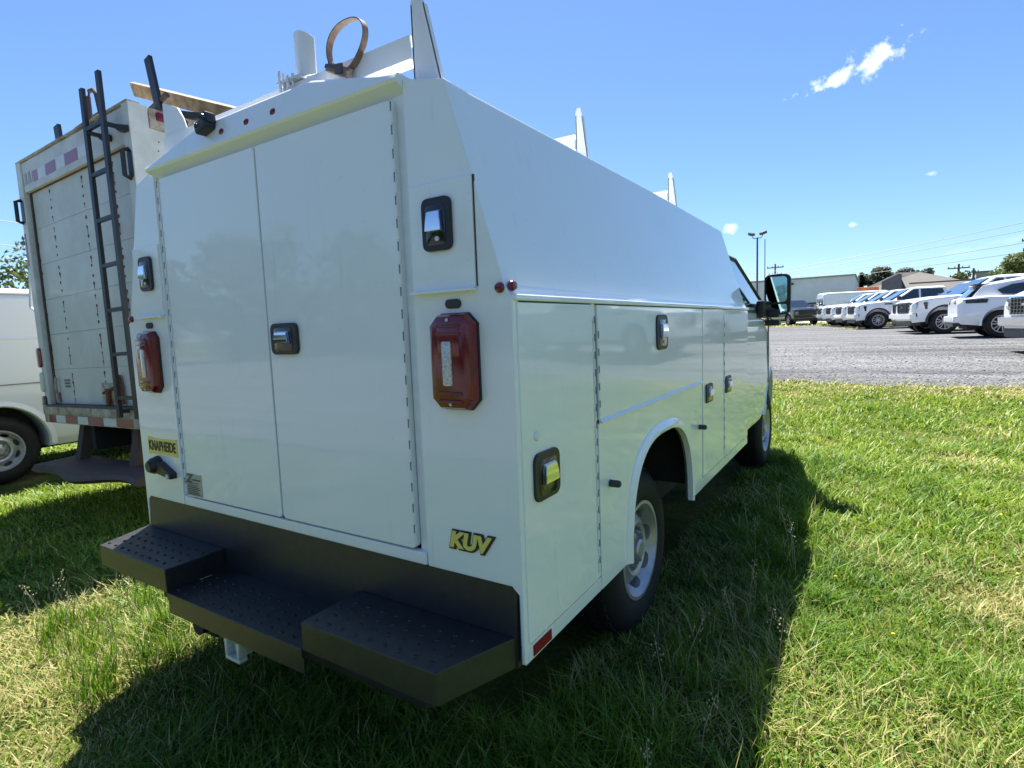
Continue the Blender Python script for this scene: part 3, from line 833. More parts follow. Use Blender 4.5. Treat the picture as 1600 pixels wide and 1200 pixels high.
# cab
def cab_ring(y, hw, zt, zr, zb, e=.10):
    """lower cab section: half width, top z at centre, top z at edge, bottom"""
    c = -W / 2
    return [Vector((c + s * w_, y, z)) for s, w_, z in ((1, hw - .05, zb), (1, hw - .01, zb + .10), (1, hw, .95), (1, hw - .01, zr - e), (1, hw - .06, zr - .03), (1, hw - .16, zr), (1, hw * .45, zt), (-1, hw * .45, zt), (-1, hw - .16, zr), (-1, hw - .06, zr - .03), (-1, hw - .01, zr - e), (-1, hw, .95), (-1, hw - .01, zb + .10), (-1, hw - .05, zb))]
b = B()
loft(b, [cab_ring(YF + .004, .985, 1.56, 1.55, .56), cab_ring(4.2, .985, 1.55, 1.54, .56), cab_ring(4.55, .975, 1.50, 1.48, .55, .16), cab_ring(4.80, .955, 1.45, 1.42, .52, .22), cab_ring(5.2, .92, 1.36, 1.32, .50, .24), cab_ring(5.50, .86, 1.24, 1.18, .48, .2), cab_ring(5.66, .78, 1.12, 1.06, .48, .1)])
cs = []
for x0, x1 in ((-.30, .2), (-W - .2, -W + .30)):
    c = B(); lathe(c, [(0, x0), (.50, x0), (.50, x1), (0, x1)], (0, 4.785, .47), (1, 0, 0), 40, closed=False); cs.append(c)
b = boolean(b, cs); cabo = mk('cab', b, 'paint', van, 35)
# greenhouse
def gh(y, z, x): return [Vector((-x, y, z)), Vector((mx(-x), y, z))]
b = B()
P = {'a': (-.06, YF + .004, 1.50), 'b': (-.06, 4.62, 1.50), 'c': (-.20, 3.72, 1.965), 'd': (-.20, YF + .004, 1.975)}
loft(b, [[Vector((x, YF + .004, 1.48)), Vector((x, 4.66, 1.48)), Vector((x + s * .14, 3.74, 1.96)), Vector((x + s * .14, YF + .004, 1.97))] for x, s in ((-.06, -1), (-W + .06, 1))], cap=True)
# crowned roof
mk('greenhouse', b, 'paint', cabo, 30)
b = B(); loft(b, [[Vector((x, YF + .006, 1.955 + dz)), Vector((x, 3.70, 1.945 + dz)), Vector((x, 3.76, 1.93)), Vector((x, 3.76, 1.92)), Vector((x, YF + .006, 1.92))] for x, dz in ((-.21, .0), (-.32, .035), (-W / 2, .05), (-W + .32, .035), (-W + .21, 0))]); mk('cab_roof', b, 'paint', cabo, 30)
for s in (1, -1):
    f = (lambda x: x) if s > 0 else mx
    # side window: quad following the greenhouse slope
    n = Vector((s * .96, 0, .28)).normalized()
    def on_gh(y, z): return Vector((f(-.06 - .14 * (z - 1.48) / .485), y, z))
    b = B(); pts = [on_gh(YF + .02, 1.56), on_gh(4.42, 1.56), on_gh(3.72, 1.92), on_gh(YF + .02, 1.925)]
    loft(b, [[p + n * .002 for p in pts], [p + n * .006 for p in pts]]); mk('side_window', b, 'glass', cabo, 0)
    b = B(); tube(b, [on_gh(4.60, 1.52) + n * .006, on_gh(4.42, 1.615) + n * .006, on_gh(3.74, 1.95) + n * .006, on_gh(YF + .02, 1.955) + n * .006], .014, 6); mk('pillar_trim', b, 'black', cabo)
    b = B(); tube(b, [on_gh(4.60, 1.52) + n * .004, on_gh(YF + .02, 1.53) + n * .004], .012, 6); mk('window_sill_trim', b, 'black', cabo)
    b = B(); x0, x1 = sorted((f(-.045), f(-.034))); box(b, x0, x1, 4.445, 4.452, .62, 1.52); mk('door_gap', b, 'seal', cabo, 0)
    # front arch lip
    b = B(); rg = []
    for i in range(25):
        t = R(14 + 152 * i / 24); y = 4.785 - .50 * math.cos(t); z = .47 + .50 * math.sin(t)
        xb = -.055 - .10 * max(0, (y - 4.55) / .8) ** 1.3
        rg.append([Vector((f(xb + .012), y, z)), Vector((f(xb + .022), y + .03 * -math.cos(t), z + .03 * math.sin(t))), Vector((f(xb - .04), y + .04 * -math.cos(t), z + .04 * math.sin(t))), Vector((f(xb - .04), y, z))])
    loft(b, rg); mk('arch_lip', b, 'paint', cabo, 50)
    # tow mirror
    b = B(); a0, a1 = sorted((f(-.07), f(-.005))); box(b, a0, a1, 3.98, 4.40, 1.47, 1.62, .02); a0, a1 = sorted((f(-.03), f(.09)))
    box(b, a0, a1, 4.16, 4.30, 1.475, 1.545, .02); box(b, a0, a1, 4.16, 4.28, 1.40, 1.45, .015); mm = mk('mirror_mount', b, 'black', van)
    b = B(); a0, a1 = sorted((f(-.035), f(.172))); poly = rrect(a0, a1, 1.495, 1.842, .045, 5)
    cx = (a0 + a1) / 2
    loft(b, [[Vector((x, 4.195, z)) for x, z in poly], [Vector((x, 4.24, z)) for x, z in poly], [Vector((cx + (x - cx) * .9, 4.30, 1.668 + (z - 1.668) * .92)) for x, z in poly], [Vector((cx + (x - cx) * .6, 4.33, 1.668 + (z - 1.668) * .7)) for x, z in poly]]); mh = mk('mirror_housing', b, 'black', mm)
    tw = Matrix.Translation((0, 0, 0))
    b = B(); slab(b, rrect(min(f(-.02), f(.145)), max(f(-.02), f(.145)), 1.603, 1.822, .03, 5), 'Y', 4.187, .004); mk('mirror_glass', b, 'mirror', mh, 0)
    b = B(); slab(b, rrect(min(f(-.02), f(.145)), max(f(-.02), f(.145)), 1.512, 1.585, .02, 5), 'Y', 4.187, .004); mk('spotter_glass', b, 'mirror', mh, 0)
b = B(); loft(b, [[Vector((x, 4.60, 1.51)), Vector((x + s * .12, 3.80, 1.93)), Vector((x + s * .12, 3.84, 1.95)), Vector((x, 4.66, 1.52))] for x, s in ((-.14, -1), (-W + .14, 1))]); mk('windscreen', b, 'glass', cabo, 0)
b = B(); box(b, -W + .2, -.2, 5.58, 5.72, .45, .66, .03); mk('front_bumper', b, 'black', van)
b = B(); slab(b, rect(-W + .35, -.35, .70, 1.02), 'y', 5.69, .05, .01); mk('grille', b, 'black', van)

# roof ladder rack: stakes and channel bars
def stake(x_in, x_out, y, zb, zt, top_w):
    """tapered upright plate; inner edge plumb"""
    b = B(); s = 1 if x_out > x_in else -1
    pts = [(x_in, zb), (x_out, zb), (x_in + s * top_w * 1.05, zt - .03), (x_in + s * top_w * .8, zt), (x_in + s * top_w * .25, zt), (x_in, zt - .025)]
    slab(b, pts, 'Y', y, .004)
    bar(b, (x_out - s * .003, y + .008, zb), (x_in + s * top_w * 1.03, y + .008, zt - .035), .016, .004, up=(1, 0, 0))
    bar(b, (x_in + s * .003, y + .008, zb), (x_in + s * .003, y + .008, zt - .03), .016, .004, up=(1, 0, 0))
    return mk('rack_stake', b, 'paint_flat', van, 30)
for y in (.055, 1.10, 2.42):
    w_ = .103 if y < .5 else .062
    stake(-.335, -.335 + w_, y, 2.135, 2.40, .045 if y < .5 else .030)
    if y > .5: stake(-W + .335, -W + .335 - w_, y, 2.135, 2.40, .030)
    zc = 2.262
    b = B()
    c_ = [(y - .004, zc - .032), (y + .045, zc - .032), (y + .045, zc - .026), (y + .003, zc - .026), (y + .003, zc + .026), (y + .045, zc + .026), (y + .045, zc + .032), (y - .004, zc + .032)]
    slab(b, c_, (Vector((-.34, 0, 0)), Vector((0, 1, 0)), Vector((0, 0, 1)), Vector((1, 0, 0))), 0, W - .68); mk('rack_bar', b, 'paint_flat', van, 30)
# left rear stake: short rounded fin
b = B(); slab(b, [(-1.685, 2.16), (-1.545, 2.16), (-1.515, 2.285), (-1.54, 2.34), (-1.575, 2.385), (-1.62, 2.405), (-1.685, 2.428)], 'Y', .055, .005); mk('rack_stake', b, 'paint_flat', van, 30)
# adjustable ladder stop with clamp
b = B(); rg = []
for i in range(7):
    t = i / 6; x = -.848 + .098 * t; bulge = .012 * math.sin(math.pi * t)
    zt = 2.452 - .040 * t ** 2
    rg.append([Vector((x, .06 - bulge, 2.30)), Vector((x, .06 - bulge, zt)), Vector((x, .064 - bulge, zt)), Vector((x, .064 - bulge, 2.30))])
loft(b, rg); ls = mk('ladder_stop', b, 'paint_flat', van, 40)
b = B(); box(b, -.915, -.80, .03, .09, 2.297, 2.303); bar(b, (-.895, .03, 2.25), (-.895, .03, 2.335), .012, .003, up=(0, 1, 0)); bar(b, (-.852, .028, 2.255), (-.852, .028, 2.31), .012, .003, up=(0, 1, 0))
tube(b, [(-.88, .035, 2.24), (-.88, .035, 2.325)], .004, 8); tube(b, [(-.835, .035, 2.24), (-.835, .035, 2.315)], .004, 8); mk('clamp', b, 'galv', ls)

# straps looped on the rack bars (things of their own)
def strap_loop(cx, y, cz, ra, rb, label, buckle=True):
    b = B(); n = 40; rings = []
    for i in range(n):
        t = 2 * math.pi * i / n + .15
        wob = 1 + .05 * math.sin(3 * t)
        p = Vector((cx + ra * wob * math.cos(t), y + .012 * math.sin(t), cz + rb * wob * math.sin(t)))
        o_ = Vector((math.cos(t), 0, math.sin(t)))
        w_ = Vector((.22 * -math.sin(t), 1, .22 * math.cos(t))).normalized() * .0115
        rings.append([p - w_, p + w_, p + w_ + o_ * .003, p - w_ + o_ * .003])
    rings.append([v_.copy() for v_ in rings[0]]); loft(b, rings, False); root = empty('strap', (cx, y, cz - rb), True)
    mk('strap_band', b, 'strap', root, 40)
    if buckle:
        b = B(); p = Vector((cx - ra * .95, y - .012, cz - rb * .62)); q = Vector((cx + ra * .35, y - .016, cz - rb * 1.22))
        d = q - p
        bar(b, p, q, .026, .014, up=(0, -1, .2)); bar(b, p + d * .5, p + d * .98 + Vector((0, -.012, -.006)), .020, .008, up=(0, -1, .2))
        bk = mk('buckle_pad', b, 'buckle', root, 30)
        b = B(); bar(b, p + d * .02 + Vector((0, -.012, 0)), p + d * .55 + Vector((0, -.012, .004)), .012, .006, up=(0, -1, .2)); bar(b, p + d * .62 + Vector((0, -.014, -.012)), p + d * .66 + Vector((0, -.014, .018)), .03, .006, up=(0, -1, .2))
        mk('buckle_bar', b, 'trim_dark', bk, 30)
    return tag(root, label, 'strap', 'straps on the ladder rack')
strap_loop(-.590, .048, 2.336, .078, .078, 'tan buckled strap looped over the rearmost white rack bar')
strap_loop(-.60, 1.12, 2.292, .055, .062, 'tan strap loop on the middle rack bar, barely showing over the roof edge', False)
strap_loop(-.62, 2.44, 2.292, .055, .062, 'tan strap loop on the front rack bar, just a sliver over the roof edge', False)

# ================================================================== old box truck on the left
bt = empty('box_truck', (-5.19, 1.05, -.10)); bt.rotation_euler = (0, -.024, 0)
tag(bt, 'old white box truck with rust-streaked roll-up door, black ladder and roof rack', 'box truck')
HW = 1.17; BLEN = 4.6; Z0, Z1 = .90, 3.40
b = B(); slab(b, rect(.02, BLEN, Z0 + .05, Z1 - .05), 'X', HW - .012, .04); slab(b, rect(.02, BLEN, Z0 + .05, Z1 - .05), 'x', -HW + .012, .04)
slab(b, rect(-HW + .05, HW - .05, Z0, Z1 - .05), 'y', BLEN, .04); bw = mk('box_wall', b, 'truckwhite', bt)
b = B(); box(b, -HW + .01, HW - .01, .02, BLEN, Z1 - .05, Z1 - .01, .01); mk('box_roof', b, 'truckwhite', bt)
for x0, x1 in ((HW - .115, HW), (-HW, -HW + .115)):
    b = B(); slab(b, rect(x0, x1, Z0 - .01, Z1), 'Y', 0, .14, .008); pst = mk('corner_post', b, 'truckwhite', bt)
b = B(); slab(b, rect(-HW + .116, HW - .116, Z1 - .295, Z1 - .012), 'Y', .012, .10, .006); hd = mk('door_header', b, 'truckwhite', bt)
b = B(); slab(b, rect(-HW + .01, HW - .01, Z1 - .004, Z1 + .012), 'Y', -.004, .10, .003); mk('header_cap', b, 'rusty_white', hd)
# header tape and faded lettering
for i, (x0, x1, m_) in enumerate(((-.80, -.69, 'redreflect'), (-.50, -.27, 'redreflect'), (-.07, .20, 'redreflect'))):
    b = B(); slab(b, rect(x0, x1, Z1 - .235, Z1 - .135), 'Y', .0095, .002); mk('reflective_tape', b, m_, hd, 0)
for x0, x1 in ((-.69, -.50), (-.27, -.07), (.20, .40)):
    b = B(); slab(b, rect(x0 + .004, x1 - .004, Z1 - .235, Z1 - .135), 'Y', .0098, .002); mk('reflective_tape', b, 'whitetape', hd, 0)
b = B()
for k in range(8):   # worn-off strokes of the maker's lettering
    x = -1.04 + .030 * k; bar(b, (x, .0105, Z1 - .235 + .01 * (k % 2)), (x + .018 * (1 if k % 3 else -1), .0105, Z1 - .115 - .012 * (k % 3)), .011, .002, up=(0, -1, 0))
mk('faded_lettering', b, 'ink_blue', hd, 0)
# roll-up door
DX0, DX1, DZ0, DZ1 = -HW + .135, HW - .135, 1.005, Z1 - .30
nP = 6; ph = (DZ1 - DZ0) / nP
b = B(); slab(b, rect(-HW + .05, HW - .05, Z0, Z1 - .1), 'Y', .085, .02); mk('door_backing', b, 'tan_wall', bt, 0)
for k in range(nP):
    b = B(); slab(b, rect(DX0 + .02, DX1 - .02, DZ0 + k * ph + .001, DZ0 + (k + 1) * ph - .001), 'Y', .058, .022, .002); pn = mk('door_panel', b, 'doorwhite', bt)
for x in (DX0 - .008, DX1 - .014):
    b = B(); z = DZ0
    slab(b, rect(x, x + .022, DZ0 - .05, DZ1 + .02), 'Y', .045, .04); mk('door_track', b, 'rusty_dark', bt, 0)
b = B(); slab(b, rect(DX0, DX1, DZ1 - .004, DZ1 + .012), 'Y', .045, .03); mk('door_track', b, 'rust', bt, 0)
b = B()
for ci, cx in enumerate((-.60, .10, .70)):
    for k in range(nP):
        for j in range(4):
            z = DZ0 + k * ph + ph * (.16 + .225 * j) + random.uniform(-.01, .01); s_ = random.uniform(.9, 1.9)
            lathe(b, [(0, .004), (.007 * s_, .003), (.010 * s_, 0)], (cx + random.uniform(-.004, .004), .0575, z), (0, -1, 0), 8, closed=False)
            if random.random() < .6:
                l_ = random.uniform(.03, .10) * (1.3 if k < 2 else .8); x = cx + random.uniform(-.004, .004)
                slab(b, [(x - .0055 * s_, z), (x + .0055 * s_, z), (x + .003, z - l_), (x - .003, z - l_)], 'Y', .0572, .0006)
tag(mk('rivet_rust', b, 'rust', bt), kind='stuff')
b = B()
for k in range(26):
    z = DZ0 + random.random() * (DZ1 - DZ0) * (.9 if k % 3 else .3); w_ = random.uniform(.006, .022); h_ = random.uniform(.015, .06)
    slab(b, [(DX0 + .02, z), (DX0 + .02 + w_, z + h_ * .3), (DX0 + .02 + w_ * .7, z + h_), (DX0 + .02, z + h_ * .9)], 'Y', .0572, .0006)
tag(mk('edge_rust', b, 'rust', bt, 0), kind='stuff')
# latch, label, hardware on the lowest panel
b = B(); slab(b, rect(-.80, -.66, 1.16, 1.255), 'Y', .0555, .003); lb = mk('door_label', b, 'plate', bt, 0)
b = B(); [slab(b, rect(-.79, -.67, z, z + .014), 'Y', .054, .002) for z in (1.175, 1.205, 1.235)]; mk('label_print', b, 'plate_ink', lb, 0)
b = B(); slab(b, rect(.02, .40, 1.03, 1.21), 'Y', .052, .006, .002); lt = mk('latch_plate', b, 'rusty_white', bt)
b = B(); bar(b, (.18, .03, 1.16), (.18, .03, .93), .05, .02, up=(0, -1, 0)); bar(b, (.42, .03, 1.28), (.45, .03, 1.02), .06, .02, up=(0, -1, 0)); tube(b, [(.10, .03, 1.12), (.46, .03, 1.20)], .014, 8); mk('latch_bar', b, 'rust', lt)
b = B(); tube(b, [(-.93, .03, 1.02), (-.92, .02, 1.16), (-.93, .03, 1.27)], .013, 8); mk('door_strap', b, 'rusty_white', bt)
b = B(); slab(b, rect(-.99, -.93, 1.02, 1.12), 'Y', .05, .004); mk('reflective_tape', b, 'redreflect', bt, 0)
# sill with conspicuity tape
b = B(); box(b, -HW, HW, -.03, .25, .905, 1.0, .008); sl = mk('rear_sill', b, 'rusty_white', bt)
b = B(); slab(b, rect(-HW, HW, .82, .905), 'Y', -.02, .02, .004); mk('sill_flange', b, 'rusty_white', sl)
b = B(); box(b, -HW + .1, HW - .1, -.034, .05, .985, 1.004); mk('sill_edge', b, 'trim_dark', sl)
tx = -HW + .12
for i, (wd, m_) in enumerate(((.17, 'redreflect'), (.22, 'whitetape'), (.28, 'redreflect'), (.22, 'whitetape'), (.32, 'redreflect'), (.25, 'whitetape'), (.3, 'redreflect'))):
    b = B(); slab(b, rect(tx, tx + wd, .828, .90), 'Y', -.0225, .002); mk('reflective_tape', b, m_, sl, 0); tx += wd + .001
# corner post fittings
for sx in (-1, 1):
    x = sx * (HW - .05)
    for z0, z1, m_ in ((1.38, 1.58, 'red'), (1.13, 1.33, 'lens_white'), (.93, 1.09, 'black_gloss')):
        b = B(); slab(b, rrect(x - .045 + (sx * .03), x + .035 + (sx * .03), z0, z1, .034, 5), 'Y', -.02, .02, .006); mk('lamp', b, m_, bt)
    b = B(); tube(b, [(x, -.005, Z1 - .36), (x, -.05, Z1 - .375), (x, -.05, Z1 - .565), (x, -.005, Z1 - .58)], .018, 8); slab(b, rrect(x - .035, x + .035, Z1 - .58, Z1 - .36, .03), 'Y', -.004, .004); mk('grab_handle', b, 'black', bt)
b = B(); slab(b, rect(-HW + .01, -HW + .04, 2.4, 2.72), 'Y', -.003, .003); mk('reflective_tape', b, 'redreflect', bt, 0)
# side: clearance lamp, rub rail, rivet rows
b = B(); slab(b, rect(.15, .9, Z1 - .17, Z1 - .012), 'X', HW + .004, .02, .003); slab(b, rect(.9, BLEN, Z1 - .17, Z1 - .012), 'X', HW + .004, .02, .003); mk('side_rail', b, 'rusty_white', bt)
b = B(); slab(b, rrect(.20, .45, Z1 - .10, Z1 - .035, .012), 'X', HW + .016, .014, .003); mk('clearance_lamp', b, 'red', bt)
b = B()
for y in (.20, .62, 1.04):
    for k in range(30): lathe(b, [(0, .003), (.007, 0)], (HW - .010, y + (.01 if k % 2 else 0), 1.05 + k * .072), (1, 0, 0), 6, closed=False)
tag(mk('side_rivets', b, 'trim_dark', bt), kind='stuff')
# ladder
b = B()
LX0, LX1, LY = .69, .99, -.10
ld = empty('ladder_frame', (0, 0, 0)); ld.parent = bt
b.free()
rails = []
for x in (LX0, LX1):
    b = B(); bar(b, (x, LY, .93), (x, LY, 3.58 if x < .8 else 3.63), .05, .028, up=(0, 1, 0)); rails.append(mk('ladder_rail', b, 'ladder', bt, 30))
for k in range(7):
    b = B(); z = 1.10 + k * .36; bar(b, (LX0 + .025, LY, z), (LX1 - .025, LY, z), .026, .03, up=(0, 0, 1)); mk('ladder_rung', b, 'ladder', bt, 30)
bpy.data.objects.remove(ld)
for x in (LX0, LX1):
    b = B(); bar(b, (x + .01, LY, 3.24), (x + .11, .0, 3.20), .03, .03); bar(b, (x + .09, LY + .06, 3.20), (x + .15, .01, 3.19), .055, .045); mk('ladder_bracket', b, 'ladder', bt, 30)
    b = B(); bar(b, (x, LY, .98), (x, -.02, .98), .03, .03); mk('ladder_bracket', b, 'ladder', bt, 30)
# rack posts, rods
for p, q, w_, nm in (((-.66, .22, 3.36), (-.70, .22, 3.72), .10, 'rack_post'), ((.93, .38, 3.36), (.80, .38, 3.96), .085, 'rack_post')):
    b = B(); bar(b, p, q, w_, .03, up=(0, 1, 0)); mk(nm, b, 'ladder', bt, 30)
b = B(); tube(b, [(-.70, .22, 3.55), (-.3, .22, 3.60), (.15, .22, 3.62), (.22, .22, 3.62)], .010, 7); tube(b, [(.02, .22, 3.36), (.02, .22, 3.80), (.05, .22, 3.84), (.13, .22, 3.83), (.17, .22, 3.78), (.23, .22, 3.5)], .018, 8)
tube(b, [(.50, .3, 3.40), (.95, .4, 3.60), (1.0, .4, 3.61)], .024, 8); mk('rack_pipe', b, 'rusty_dark', bt)
b = B(); bar(b, (1.05, .25, 3.40), (1.2, .8, 3.46), .12, .05); mk('rack_rail', b, 'ladder', bt, 30)
# under-ride legs, frame, step plate, wheels
for x in (-.55, .55):
    b = B(); bar(b, (x, .12, .83), (x - .02, .05, .46), .10, .09, up=(0, 1, 0)); mk('bumper_leg', b, 'rusty_dark', bt)
b = B(); rg = []
for i in range(13):
    t = i / 12; x = -.82 + 2.0 * t; dz = -.05 * math.sin(t * 5.5) * t - .02; dy = .05 * math.sin(t * 9)
    rg.append([Vector((x, .14, .48 + dz * .2)), Vector((x, -.26 + dy, .47 + dz * .6)), Vector((x, -.29 + dy, .43 + dz)), Vector((x, -.26 + dy, .40 + dz)), Vector((x, .14, .43 + dz * .3))])
loft(b, rg); mk('rear_step', b, 'rusty_dark', bt, 30)
b = B(); [box(b, x - .05, x + .05, .1, 6.6, .55, .80) for x in (-.42, .42)]; box(b, -HW + .1, HW - .1, .2, 4.5, .80, .92); box(b, -.3, .3, .5, 1.1, .42, .66, .05)
tube(b, [(-.9, 1.75, .42), (.9, 1.75, .42)], .08, 10); lathe(b, [(0, -.2), (.2, -.1), (.2, .1), (0, .2)], (0, 1.75, .42), (0, 1, 0), 16, closed=False); mk('chassis', b, 'under', bt)
for x, rz in ((HW - .10, 0), (HW - .38, 0), (-HW + .10, math.pi), (-HW + .38, math.pi)): wheel(bt, (x, 1.75, .40), rz, 1.04)
for x, rz in ((HW - .15, 0), (-HW + .15, math.pi)): wheel(bt, (x, 5.6, .40), rz, 1.04)
b = B(); hwc = 1.0
def bring(y, zt, w_): return [Vector((s * w, y, z)) for s, w, z in ((1, w_ - .05, .55), (1, w_, .8), (1, w_ - .02, zt - .35), (1, w_ - .18, zt), (-1, w_ - .18, zt), (-1, w_ - .02, zt - .35), (-1, w_, .8), (-1, w_ - .05, .55))]
loft(b, [bring(4.7, 2.15, 1.0), bring(5.3, 2.15, 1.0), bring(5.95, 1.45, .98), bring(6.7, 1.2, .9), bring(6.85, 1.0, .82)]); mk('cab', b, 'truckwhite', bt, 35)
b = B(); slab(b, rect(4.9, 5.5, 1.45, 1.95), 'X', .99, .02); slab(b, rect(4.9, 5.5, 1.45, 1.95), 'x', -.99, .02); mk('cab_window', b, 'glass', bt, 0)
# lumber lying on the rack
b = B(); bar(b, (-5.08, 1.58, 3.82), (-3.30, 1.72, 3.16), .045, .115, up=(0, -.45, 1)); lum = mk('lumber_plank', b, 'wood', None, 30)
tag(lum, 'weathered lumber plank lying across the rack of the box truck', 'plank')

# ================================================================== cargo vans
def make_van(name):
    """x across, y forward, rear bumper at y=0"""
    r = empty(name)
    def ring(y, hw, zt, zr, zb):
        half = [(hw - .07, zb), (hw - .02, zb + .14), (hw, .78), (hw + .004, 1.08), (hw - .012, 1.12), (hw - .02, zr * .745), (hw - .04, zr * .762), (hw - .07, zr - .12), (hw - .12, zr - .03), (hw - .24, zr + .04), (hw * .4, zt)]
        return [Vector((x, y, z)) for x, z in half] + [Vector((-x, y, z)) for x, z in half[::-1]]
    b = B()
    loft(b, [ring(.02, .93, 2.16, 2.10, .42), ring(.10, .985, 2.25, 2.18, .38), ring(.5, 1.0, 2.27, 2.20, .36), ring(3.9, 1.0, 2.27, 2.20, .36), ring(4.25, .99, 2.2, 2.1, .36), ring(4.75, .97, 1.62, 1.52, .36), ring(5.05, .955, 1.40, 1.31, .38), ring(5.6, .90, 1.22, 1.14, .40), ring(5.78, .82, 1.02, .95, .44)])
    cs = []
    for y in (1.25, 4.78):
        for x0, x1 in ((.66, 1.3), (-1.3, -.66)):
            c = B(); lathe(c, [(0, x0), (.46, x0), (.46, x1), (0, x1)], (0, y, .43), (1, 0, 0), 36, closed=False); cs.append(c)
    b = boolean(b, cs); body = mk('body', b, 'car_white', r, 32)
    for s in (1, -1):
        for y in (1.25, 4.78):
            b = B(); rg = []
            for i in range(21):
                t = R(-5 + 190 * i / 20); c_, s_ = -math.cos(t), math.sin(t)
                rg.append([Vector((s * .99, y + .455 * c_, .43 + .455 * s_)), Vector((s * 1.018, y + .47 * c_, .43 + .47 * s_)), Vector((s * 1.0, y + .53 * c_, .43 + .53 * s_)), Vector((s * .97, y + .5 * c_, .43 + .5 * s_))])
            loft(b, rg); mk('arch_lip', b, 'car_white', body, 50)
        b = B(); slab(b, rect(.62, .86, 1.0, 1.0), 'X', 0, .01) if False else box(b, s * 1.0 - .012, s * 1.0 + .012, 2.4, 2.56, 1.08, 1.12, .006); mk('door_handle', b, 'black', body)
        b = B(); box(b, s * 1.0 - .006, s * 1.0 + .0055, .25, 4.4, 1.128, 1.136); mk('crease_shade_strip', b, 'seam', body, 0)  # dark strip standing in for the shade of the crease
        b = B(); box(b, s * .975 - .02, s * .975 + .012, .15, 4.1, 1.645, 1.668, .006); mk('body_moulding', b, 'car_white', body)
        b = B(); box(b, s * .885 - .02, s * .885 + .02, .15, 4.0, 2.165, 2.185, .006); mk('drip_rail', b, 'car_white', body)
        for y in (2.25, 3.35):
            b = B(); box(b, s * .994 - .008, s * .994 + .008, y, y + .008, .52, 1.4); mk('door_gap', b, 'seal', body, 0)
        b = B(); pts = [(3.45, 1.46), (4.55, 1.46), (4.15, 1.90), (3.45, 1.92)]
        loft(b, [[Vector((s * (.975 + d - .10 * (z - 1.46)), y, z)) for y, z in pts] for d in (0., .012)]); mk('side_window', b, 'glass', r, 0)
        b = B(); box(b, s * .925 - .055, s * .925 + .055, -.005, .09, .98, 1.42, .02); mk('tail_lamp', b, 'red', r)
        b = B(); box(b, min(s * .98, s * 1.14), max(s * .98, s * 1.14), 4.38, 4.50, 1.42, 1.66, .03); mk('mirror', b, 'black', r)
        for y in (1.25, 4.78): wheel(r, (s * .93, y, .385), 0 if s > 0 else math.pi, 1.)
    b = B(); loft(b, [[Vector((x, 4.80, 1.60)), Vector((x * .94, 4.30, 2.02)), Vector((x * .94, 4.27, 2.0)), Vector((x, 4.77, 1.58))] for x in (-.86, .86)]); mk('windscreen', b, 'glass', r, 0)
    for x0, x1 in ((-.80, -.03), (.03, .80)):
        b = B(); slab(b, rrect(x0, x1, 1.36, 1.86, .05), 'Y', .012, .03, .005); mk('rear_window', b, 'glass', r)
    b = B(); box(b, -.92, .92, -.09, .12, .42, .62, .03); mk('rear_bumper', b, 'car_white', r)
    b = B(); slab(b, rect(-.25, .25, .72, .86), 'Y', .0, .04, .004); mk('plate_recess', b, 'black', r)
    b = B(); box(b, -.62, .62, .3, 5.3, .30, .60); [box(b, s - .03, s + .03, .8, 1.7, .36, .9) for s in (.66, -.66)]; [box(b, s - .03, s + .03, 4.3, 5.25, .36, .9) for s in (.66, -.66)]; mk('underbody', b, 'under', r)
    b = B(); slab(b, rect(-.62, .62, .68, .98), 'y', 5.80, .1, .02); mk('grille', b, 'black', r)
    return r
v1 = make_van('cargo_van'); v1.location = (-8.52, -.29, -.085)
tag(v1, 'white cargo van at the left edge, behind the box truck', 'cargo van')
v2 = copy_tree(v1); v2.location = (-2.55, 45.6, float(gz(0, 46))); v2.rotation_euler = (0, 0, R(-72))
tag(v2, 'white windowless cargo van seen from behind, beyond the row of pickups', 'cargo van')
b = B(); tube(b, [(-HW + .02, .06, 2.38), (-HW - .07, .03, 2.34), (-HW - .07, .0, 2.0), (-HW - .0, .03, 1.94)], .013, 8); mk('grab_rail', b, 'galv', bt)

# ================================================================== parked pickups
def alloy(rad=.41, rim=.25, spokes=12):
    ty = B(); w = .27
    lathe(ty, [(rim, 0), (rim + .03, .02), (rad - .04, .015), (rad, -.03), (rad, -w + .03), (rad - .04, -w - .01), (rim, -w)], (0, 0, 0), (1, 0, 0), 36)
    rm = B(); lathe(rm, [(rim + .008, .006), (rim - .012, .008), (rim - .022, -.05), (rim - .02, -w), (rim + .004, -w)], (0, 0, 0), (1, 0, 0), 36)
    for k in range(spokes):
        t = 2 * math.pi * k / spokes
        bar(rm, (-.02, .05 * math.cos(t), .05 * math.sin(t)), (-.008, (rim - .01) * math.cos(t + .1 * (k % 2)), (rim - .01) * math.sin(t + .1 * (k % 2))), .022, .03, up=(1, 0, 0))
    lathe(rm, [(0, .0), (.05, -.002), (.07, -.02), (.07, -.05), (0, -.05)], (0, 0, 0), (1, 0, 0), 16, closed=False)
    dk = B(); lathe(dk, [(0, -.07), (rim - .03, -.07), (rim - .03, -.09), (0, -.09)], (0, 0, 0), (1, 0, 0), 24, closed=False)
    return [('tyre', to_mesh(ty, 'tyre', 'rubber')), ('rim', to_mesh(rm, 'rim', 'steel')), ('brake_disc', to_mesh(dk, 'brake_disc', 'under'))]
AW = alloy()
ST = [(n_, m_) for n_, m_ in WM]

